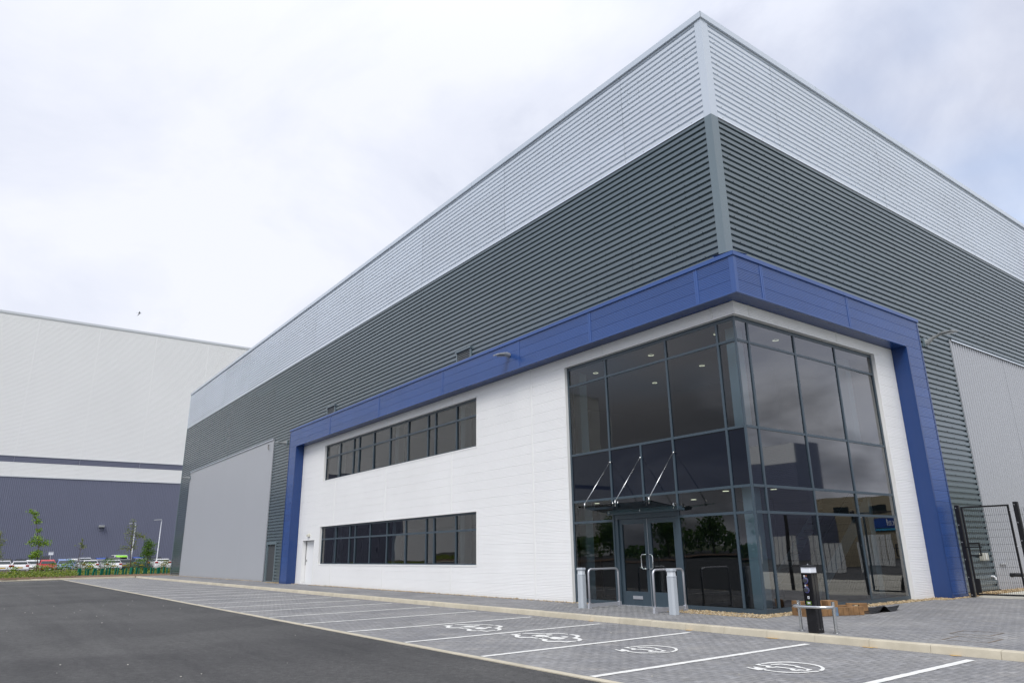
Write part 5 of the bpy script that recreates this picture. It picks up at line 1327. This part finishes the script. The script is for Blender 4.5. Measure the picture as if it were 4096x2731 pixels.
car('suv', NVY, XN-1.0, 2.5, False, 'dark blue car half hidden behind the shrubs near the tall lamp post', hs=0.86)
car('suv', WHT, XN, 4.65, False, 'white sport utility car seen from behind at the right end of the row', hs=0.80)
car('saloon', BLK, XR, -10.3, True, 'black car behind the white saloon at the left edge', hs=1.16)
car('hatch', BLK, XR, -8.55, True, 'black car behind the white hatchback', hs=1.11)
car('suv', BLK, XR, -6.2, True, 'tall black car behind the red hatchback', hs=1.13)
car('hatch', WHT, XR, -2.75, True, 'white car roof behind the pale blue car', hs=1.07)
car('suv', SIL, XR, -1.5, False, 'silver sport utility car behind the white hatchback of the front row', hs=0.98)
car('hatch', DBL, XR, 0.65, True, 'bright blue car in the rear row left of the green roofed van', hs=1.12)
car('suv', BLK, XN-8.0, 0.75, True, 'black car directly left of the green roofed van', hs=0.97)
car('van', WHT, XR, 2.95, True, 'white van with lime green roof towering over the other cars', roofm=LIME)
car('suv', DBL, XR, 5.3, True, 'blue car in the rear row right of the green roofed van', hs=0.99)
car('suv', BLK, XR, 7.55, True, 'black car behind the white sport utility car', hs=0.95)

# lamp posts and sign in the car park
def lamp_post(x, y, h, label):
    t = thing('lamp_post', label, 'lamp post', (x, y, 0), 'lamp posts in the car park')
    MB().tube([(x, y, -0.02), (x, y, 1.2), (x, y, 1.25), (x, y, h)], [0.09, 0.09, 0.06, 0.045], 10).build('column', M_GALV, t, smooth=True)
    MB().obox((x, y-0.42, h+0.02), (0.12, 0, 0), (0, 0.42, 0.03), (0, 0, 0.045)).build('lantern', M_GALV, t, bevel=0.02)
lamp_post(-88, 4.25, 5.95, 'galvanised lamp post at the right of the car park, nearest the slate warehouse')
lamp_post(-100, 3.35, 6.0, 'galvanised lamp post behind the thin young tree')
sg = thing('car_park_sign', 'small white sign plate on a post above the red car', 'sign', (-94, -6.35, 0))
MB().tube([(-94.02, -6.35, -0.02), (-94.02, -6.35, 2.35)], 0.035, 8).build('post', M_GALV, sg)
MB().box(-93.98, -93.95, -6.6, -6.1, 2.0, 2.36).build('plate', M_DIFF, sg)
MB().box(-93.949, -93.945, -6.58, -6.12, 2.25, 2.31).build('plate_print', M_NAVY if 'M_NAVY' in globals() else M_BDARK, sg)

# knee rail on the left
kr = thing('knee_rail_fence', 'low timber knee rail fence in front of the parked cars', 'fence', (-66.4, -14, 0))
M_RAIL = mat('grey_timber', (0.24, 0.20, 0.15), 0.85, var=0.2, vscale=5)
for k in range(16):
    y = -5.6 - k*1.5; MB().box(-66.45, -66.35, y-0.05, y+0.05, -0.1, 0.52).build('post', M_RAIL, kr)
    MB().box(-66.43, -66.37, y-1.49, y-0.01, 0.44, 0.55).build('rail', M_RAIL, kr)
# stakes standing in the planting
for k, (y, h) in enumerate(((-12.1, 1.0), (-11.55, 0.85), (-9.6, 0.8), (-9.25, 0.78), (-8.9, 0.80), (-8.2, 0.75), (-7.4, 0.72), (-6.9, 0.9))):
    o = MB().box(-64.02, -63.98, y-0.022, y+0.022, 0.0, h).build('tree_stake', M_RAIL, None)
    tag(o, 'thin timber stake in front of the parked cars, %s' % ['leftmost of all', 'second from the left', 'third from the left', 'fourth from the left', 'fourth from the right', 'third from the right', 'second from the right', 'rightmost of all'][k], 'stake', 'stakes in the verge')

# foliage
def leaf_mat(name, c0, c1, tr=0.35):
    m = bpy.data.materials.new(name); m.use_nodes = True; nt = m.node_tree; b = nt.nodes['Principled BSDF']
    b.inputs['Roughness'].default_value = 0.5
    g = nt.nodes.new('ShaderNodeNewGeometry'); rp_ = nt.nodes.new('ShaderNodeValToRGB')
    rp_.color_ramp.elements[0].color = (*c0, 1); rp_.color_ramp.elements[1].color = (*c1, 1)
    nt.links.new(g.outputs['Random Per Island'], rp_.inputs[0]); nt.links.new(rp_.outputs[0], b.inputs['Base Color'])
    t = nt.nodes.new('ShaderNodeBsdfTranslucent'); nt.links.new(rp_.outputs[0], t.inputs[0])
    mx_ = nt.nodes.new('ShaderNodeMixShader'); mx_.inputs[0].default_value = tr
    o = nt.nodes['Material Output']; nt.links.new(b.outputs[0], mx_.inputs[1]); nt.links.new(t.outputs[0], mx_.inputs[2]); nt.links.new(mx_.outputs[0], o.inputs[0])
    return m
M_LEAF = leaf_mat('leaves_bright', (0.09, 0.19, 0.015), (0.30, 0.45, 0.04)); M_LEAFD = leaf_mat('leaves_dark', (0.05, 0.13, 0.018), (0.17, 0.31, 0.04))
M_LEAFO = leaf_mat('leaves_olive', (0.10, 0.16, 0.03), (0.28, 0.31, 0.06)); M_COVER = leaf_mat('ground_cover', (0.07, 0.14, 0.02), (0.31, 0.37, 0.055))
M_BARK = mat('bark', (0.10, 0.075, 0.055), 0.9, var=0.2, vscale=10)
def leaf(mb, c, size, up=0.3):
    a = Vector((R.gauss(0, 1), R.gauss(0, 1), R.gauss(0, 1)+up)).normalized(); u = a.orthogonal().normalized(); u = (Matrix.Rotation(R.uniform(0, 6.28), 3, a) @ u); w = a.cross(u)
    l, b = size*R.uniform(0.8, 1.3), size*R.uniform(0.35, 0.6); c = Vector(c)
    mb.quad(tuple(c-u*l), tuple(c-w*b), tuple(c+u*l), tuple(c+w*b))
def tree(base, pts_trunk, clumps, label, lm, dens, size, r0=0.045):
    t = thing('young_tree', label, 'tree', base, 'young trees in the verge')
    n = len(pts_trunk); tk = MB(); tk.tube(pts_trunk, [r0*(1-0.75*i/(n-1)) for i in range(n)], 8)
    cr = MB()
    for (cy, cz, ry, rz, k) in clumps:
        # a twig from the stem to the clump
        best = min(pts_trunk, key=lambda p: abs(p[2]-(cz-0.25)))
        if abs(best[1]-cy) > 0.08 or True: tk.tube([best, (base[0], (best[1]+cy)/2, (best[2]+cz)/2-0.02), (base[0], cy, cz)], [0.012, 0.009, 0.005], 5)
        for _ in range(int(k*dens)):
            v = Vector((R.gauss(0, 0.45), R.gauss(0, 0.45), R.gauss(0, 0.45)))
            leaf(cr, (base[0] + v.x*ry*0.9, cy + v.y*ry, cz + v.z*rz), size)
    tk.build('trunk', M_BARK, t); cr.build('crown', lm, t, raw=True)
XT = -64.0
tree((XT, -9.55, 0.05), [(XT, -9.55, 0.0), (XT, -9.5, 1.2), (XT, -9.6, 2.4), (XT, -9.85, 3.6), (XT, -10.15, 4.7), (XT, -10.6, 5.45)],
     [(-10.60, 5.40, .28, .22, 26), (-10.30, 5.22, .30, .22, 30), (-10.2, 4.93, .22, .2, 18), (-10.05, 4.57, .40, .24, 44), (-9.8, 3.78, .32, .22, 30), (-9.80, 3.19, .48, .30, 56), (-10.12, 2.86, .40, .30, 46), (-9.55, 2.80, .52, .30, 66), (-9.10, 2.80, .40, .26, 46), (-9.66, 2.0, .46, .30, 62), (-9.95, 1.66, .38, .28, 46), (-9.75, 1.75, .4, .24, 40)],
     'slender young tree with separate leaf tufts on a leaning stem', M_LEAF, 2.2, 0.085)
tree((XT, -12.42, 0.05), [(XT, -12.45, 0.0), (XT, -12.4, 1.5), (XT, -12.38, 2.6), (XT, -12.42, 3.7)],
     [(-12.45+R.uniform(-.35, .35)*(1.2-abs(z-2.4)/1.8), z, .34, .30, 18) for z in [1.0+0.13*i for i in range(21)]],
     'young feathery tree cut by the left edge of the picture', M_LEAFO, 2.0, 0.06)
tree((XT, -6.45, 0.05), [(XT, -6.6, 0.0), (XT, -6.55, 1.2), (XT, -6.5, 2.2), (XT, -6.48, 3.1)],
     [(-6.48, 3.0, .12, .2, 16), (-6.5, 2.75, .16, .16, 18), (-6.44, 2.55, .16, .16, 18), (-6.25, 2.5, .2, .14, 18), (-6.35, 2.38, .2, .12, 14), (-6.95, 2.58, .12, .06, 7), (-6.3, 1.9, .08, .05, 4)],
     'very thin sapling with a few leaves in front of the dark wall', M_LEAFO, 2.0, 0.055, 0.025)
tree((XT, -2.5, 0.05), [(XT, -2.42, 0.0), (XT, -2.45, 1.2), (XT, -2.5, 2.3), (XT, -2.6, 3.4), (XT, -2.66, 4.65)],
     [(cy, cz, .30, .24, 13) for (cy, cz) in [(-2.66, 4.66), (-2.74, 4.31), (-2.51, 4.16), (-3.04, 3.93), (-2.61, 3.86), (-3.06, 3.56), (-2.69, 3.34), (-2.15, 3.49), (-2.51, 3.04), (-2.21, 2.89), (-2.93, 3.04), (-2.69, 2.82), (-3.05, 2.38), (-2.56, 2.3), (-2.22, 2.37), (-3.35, 2.3), (-2.35, 3.7), (-2.8, 3.7), (-2.4, 2.6), (-2.9, 2.1)]] + [(-1.95, 3.38, .42, .28, 40), (-1.65, 3.30, .3, .22, 22)],
     'open crowned young tree in front of the lamp post', M_LEAFO, 2.2, 0.065)
tree((XT, -1.1, 0.05), [(XT, -1.0, 0.0), (XT, -1.05, 1.0), (XT, -1.1, 2.0), (XT, -1.2, 2.95)],
     [(cy, cz, .42, .34, 44) for (cy, cz) in [(-1.22, 2.92), (-1.15, 2.66), (-0.82, 2.60), (-1.16, 2.36), (-1.28, 2.14), (-0.78, 1.98), (-1.11, 1.91), (-1.36, 1.84), (-0.94, 1.72), (-1.42, 1.58), (-1.25, 2.5)]],
     'dense dark green young tree beside the slate warehouse', M_LEAFD, 2.4, 0.075)
def shrub(x, y, h, w, lm, label):
    t = thing('shrub', label, 'shrub', (x, y, 0.1), 'shrubs in the verge')
    f_ = MB(); st = MB()
    for k in range(7):
        a = R.uniform(0, 6.28); tip = (x+w*0.4*math.cos(a), y+w*0.4*math.sin(a), 0.1+h*R.uniform(.6, .95)); st.tube([(x, y, 0.0), tuple((Vector((x, y, 0))+Vector(tip))/2), tip], [0.015, 0.01, 0.005], 5)
    for _ in range(int(230*h*w)+90):
        v = Vector((R.gauss(0, .42), R.gauss(0, .42), 0)); z = R.uniform(0.08, 1)**0.8
        leaf(f_, (x+v.x*w*(1.15-0.6*z), y+v.y*w*(1.15-0.6*z), 0.1+h*z), 0.065)
    f_.build('foliage', lm, t, raw=True); st.build('stem', M_BARK, t)
shrub(-70, -7.8, 1.05, 0.95, M_LEAFD, 'dark green shrub in front of the pale blue car, left one')
shrub(-70, -7.05, 1.0, 1.0, M_LEAF, 'bright green shrub in front of the pale blue car, right one')
shrub(-71, -6.35, 1.35, 0.75, M_LEAFD, 'narrow dark shrub between the pale blue car and the white hatchback')
shrub(-69, -5.55, 1.1, 0.7, M_LEAFO, 'olive shrub in front of the white hatchback')
shrub(-69, -4.95, 1.05, 0.8, M_LEAF, 'fresh green shrub in front of the grey car')
shrub(-69, -3.45, 1.35, 1.1, M_LEAFD, 'tall dark shrub in front of the white estate car')
shrub(-68, -0.75, 1.30, 1.6, M_LEAFD, 'broad dark green bush in front of the dark blue car')
shrub(-68, -1.75, 0.95, 1.0, M_LEAFO, 'olive bush left of the broad dark bush')
shrub(-66, 0.85, 1.15, 0.9, M_LEAFO, 'olive bush against the corner of the slate warehouse')
shrub(-66, -8.75, 0.85, 0.7, M_LEAF, 'light green bush in front of the red car')
shrub(-66, -9.35, 0.9, 0.6, M_LEAF, 'light green bush in front of the white car facing out')
shrub(-66, -11.0, 0.8, 0.6, M_LEAF, 'small light green bush between the two white cars at the left')
# mass ground cover
mb = MB()
for _ in range(19000):
    y = R.uniform(-30, 1.6); x = R.uniform(-66.4, -58.95)
    left = y < -6.9 - (x+60.0)*0.25
    hmax = (0.18 + 0.26*(0.5+0.5*math.sin(y*2.3+math.sin(x*1.7)*2))) if left else (0.12 + 0.30*max(0, (-x-61.6)/4))
    if not left and (x > -61.6 or (x > -60.2 and y > -7)): continue
    if left: hmax *= min(1.0, 0.35 + (-58.9-x)*0.8)
    leaf(mb, (x, y, 0.12 + hmax*R.random()**0.7), 0.075, 0.1)
gc = mb.build('ground_cover', M_COVER, None, raw=True); gc['kind'] = 'stuff'; gc['label'] = 'lush green ground cover planting in the verge'
# shrub guards
M_GUARD = leaf_mat('green_guard_mesh', (0.01, 0.20, 0.14), (0.02, 0.28, 0.19), 0.5)
gl_ = [(-7.04, .36), (-6.65, .18), (-6.45, .2), (-6.10, .2), (-5.86, .18), (-5.48, .34), (-5.10, .2), (-4.90, .2), (-4.50, .18), (-4.28, .2), (-3.86, .2), (-3.62, .18), (-3.18, .34), (-2.72, .2), (-2.50, .18), (-2.05, .2), (-1.84, .2), (-1.42, .2), (-1.20, .18), (-0.74, .36), (-0.26, .2), (0.10, .18)]
gl_ = [(y, w) for y, (_, w) in zip((-6.61,-6.15,-5.97,-5.6,-5.36,-4.99,-4.60,-4.38,-3.95,-3.76,-3.34,-3.12,-2.72,-2.29,-2.09,-1.69,-1.51,-1.14,-0.95,-0.55,-0.11,0.15), gl_)]
ORD = ['leftmost', 'second', 'third', 'fourth', 'fifth', 'sixth', 'seventh', 'eighth', 'ninth', 'tenth', 'eleventh', 'twelfth', 'thirteenth', 'fourteenth', 'fifteenth', 'sixteenth', 'seventeenth', 'eighteenth', 'nineteenth', 'twentieth', 'twenty-first', 'rightmost']
for gi, (y, w) in enumerate(gl_):
    mb = MB(); a = R.uniform(0, 1.5); h = R.uniform(0.52, 0.60); n = 4; lean = (R.gauss(0, 0.025), R.gauss(0, 0.035)); x = -61.35; g = []
    for z_ in (0, 1):
        for k in range(n):
            t = a + 2*math.pi*k/n; g.append((x + w*0.42*math.cos(t) + lean[0]*z_, y + w*0.42*math.sin(t) + lean[1]*z_, 0.10 + h*z_ + R.uniform(-0.012, 0.012)))
    mb.v = g; mb.f = [(k, (k+1) % n, n+(k+1) % n, n+k) for k in range(n)]
    o = mb.build('shrub_guard', M_GUARD, None, raw=True)
    sd_ = o.modifiers.new('thick', 'SOLIDIFY'); sd_.thickness = 0.006
    tag(o, ('%s %sgreen mesh shrub guard%s in the kerbside row' % (ORD[gi], 'wide ' if w > .3 else '', '' if gi in (0, 21) else ' from the left')), 'plant guard', 'shrub guards')

# bird
mb = MB(); bx0, by0, bz0 = -40.0, -7.75, 16.95
mb.lathe([(0.005, -0.20), (0.035, -0.10), (0.045, 0.02), (0.03, 0.12), (0.008, 0.17)], (bx0, by0, bz0), 8, 'y')
mb.quad((bx0, by0-0.06, bz0+0.02), (bx0, by0+0.06, bz0+0.02), (bx0+0.25, by0-0.02, bz0+0.12), (bx0+0.20, by0-0.10, bz0+0.11)).tri((bx0+0.25, by0-0.02, bz0+0.12), (bx0+0.20, by0-0.10, bz0+0.11), (bx0+0.42, by0-0.20, bz0+0.0))
mb.quad((bx0, by0-0.06, bz0+0.02), (bx0, by0+0.06, bz0+0.02), (bx0-0.22, by0-0.02, bz0-0.14), (bx0-0.18, by0-0.10, bz0-0.14)).tri((bx0-0.22, by0-0.02, bz0-0.14), (bx0-0.18, by0-0.10, bz0-0.14), (bx0-0.36, by0-0.22, bz0-0.30))
mb.tri((bx0, by0-0.18, bz0), (bx0-0.05, by0-0.32, bz0), (bx0+0.05, by0-0.32, bz0))
mb.v=[(bx0+(v[0]-bx0)*.6,by0+(v[1]-by0)*.6,bz0+(v[2]-bz0)*.6) for v in mb.v]
bd_ = mb.build('bird', mat('bird_grey', (0.16, 0.16, 0.16), 0.8), None, raw=True); tag(bd_, 'small dark bird flying in the cloudy sky', 'bird')

# buildings and trees across the yard, met in the reflections of the glazing
ow = thing('opposite_warehouse', 'dark warehouse with pale top band across the yard, mirrored in the corner glazing', 'warehouse', (60, 60, 0))
def FY(s, o, z): return (s, 60-o, z)
for a in range(5):
    x0 = 35.4 + 9*a
    sheet('cladding_sheet', FY, x0, x0+8.98, rib_profile(11.0, 13.2, 11.1, 0.2, 0.02, 0.02, 0.035), 0, M_BWHITE, ow)
    sheet('cladding_sheet', FY, x0, x0+8.98, rib_profile(0.0, 10.98, 0.1, 0.2, 0.02, 0.02, 0.035), 0, M_BDARK, ow)
MB().box(35.4, 80.4, 60.06, 64, 0, 13.2).build('wall', M_BDARK, ow)
bb = thing('beige_building', 'low beige industrial building across the yard, mirrored in the corner glazing', 'building', (32, 75, 0))
MB().box(22, 47, 75, 90, 0, 7.5).build('wall', mat('beige_render', (0.30, 0.26, 0.18), 0.8), bb)
for k in range(5): MB().box(25+4.2*k, 27+4.2*k, 74.94, 75.0, 5.4, 6.4).build('window', M_CGL, bb)
MB().box(31.8, 37.4, 74.85, 74.95, 3.6, 4.8).build('sign_board', mat('sign_blue', (0.02, 0.08, 0.35), 0.4), bb)
MB().box(31.8, 37.4, 74.84, 74.95, 3.25, 3.5).build('sign_stripe', mat('sign_cyan', (0.05, 0.35, 0.6), 0.4), bb)
tcu = bpy.data.curves.new('sign_text', 'FONT'); tcu.body = 'rexel'; tcu.size = 1.25; tcu.align_x = 'CENTER'; tcu.extrude = 0.01
tob = bpy.data.objects.new('sign_text', tcu); col.objects.link(tob); tob.rotation_euler = (rad(90), 0, 0); tob.location = (34.6, 74.83, 3.85); bpy.context.view_layer.update()
dg_ = bpy.context.evaluated_depsgraph_get(); tme = bpy.data.meshes.new_from_object(tob.evaluated_get(dg_)); bpy.data.objects.remove(tob)
to2 = bpy.data.objects.new('sign_text', tme); tme.materials.clear(); tme.materials.append(M_DIFF); to2.matrix_world = Matrix.Translation((34.6, 74.83, 3.85)) @ Matrix.Rotation(rad(90), 4, 'X'); col.objects.link(to2)
mw = to2.matrix_world.copy(); tme.transform(mw); to2.matrix_world = Matrix(); to2.parent = bb; to2.location = -Vector(bb.location)
for k in range(4):
    x0 = 17.5 + 3.6*k
    g_t = thing('slatted_screen', 'white slatted screen across the yard, number %s from the dark warehouse' % ['four', 'three', 'two', 'one'][k], 'screen', (x0+1.2, 40, 0), 'white slatted screens across the yard')
    for q_ in range(6): MB().box(x0+q_*0.42, x0+q_*0.42+0.36, 39.97, 40.0, 0.05, 2.25).build('slat', mat('screen_slat', (0.55, 0.56, 0.55), 0.5), g_t)
    MB().box(x0-0.05, x0+2.55, 40.0, 40.05, 1.0, 1.08).build('rail', M_BLACK, g_t)
rt = None
tcr = MB(); tkk = MB()
for _ in range(1500):
    v = Vector((R.gauss(0, .42), R.gauss(0, .42), R.gauss(0, .42))); 
    if v.length > 1.0: continue
    leaf(tcr, (v.x*3.2, v.y*3.2, 5.0+v.z*3.6), 0.30)
tkk.tube([(0, 0, 0), (0.1, 0, 2.2), (0, 0.1, 4.5), (0.1, 0.2, 6.5)], [0.22, 0.17, 0.11, 0.04], 8)
for a in range(5): tkk.tube([(0, 0, 2.5+a*0.5), (1.2*math.cos(a*1.3), 1.2*math.sin(a*1.3), 4.0+a*0.6), (2.1*math.cos(a*1.3), 2.1*math.sin(a*1.3), 5.2+a*0.5)], [0.08, 0.05, 0.02], 6)
mcr = tcr.rawmesh('crown', M_LEAFD); mtk = tkk.mesh('trunk', M_BARK)
for k, (x, y, s_) in enumerate([(-96, -88, 1.0), (-84, -92, 1.15), (-72, -90, 0.9), (-61, -94, 1.2), (-50, -91, 1.0), (-40, -95, 1.1), (-30, -92, 0.95), (-19, -96, 1.2), (-8, -93, 1.05), (25, 68, 1.0), (14, 66, 1.1)]):
    t = thing('roadside_tree', 'broad green tree beyond the yard, seen only mirrored in the glazing', 'tree', (x, y, -0.2), 'roadside trees behind the camera')
    for nm, me_2 in (('crown', mcr), ('trunk', mtk)):
        o = bpy.data.objects.new(nm, me_2); col.objects.link(o); o.parent = t
    t.scale = (s_, s_, s_); t.rotation_euler = (0, 0, k*1.7)

mb = MB()
for _ in range(7000):
    x = R.uniform(-150, 30); h = 3.2 + 1.6*math.sin(x*0.21) + 0.9*math.sin(x*0.63+1)
    leaf(mb, (x, -100 + R.gauss(0, 1.5), max(0.1, h*R.random()**0.6)), 0.55)
wd_ = mb.build('distant_woodland', M_LEAFD, None, raw=True); wd_['kind'] = 'stuff'; wd_['label'] = 'dark woodland edge behind the camera, mirrored in the glazing'
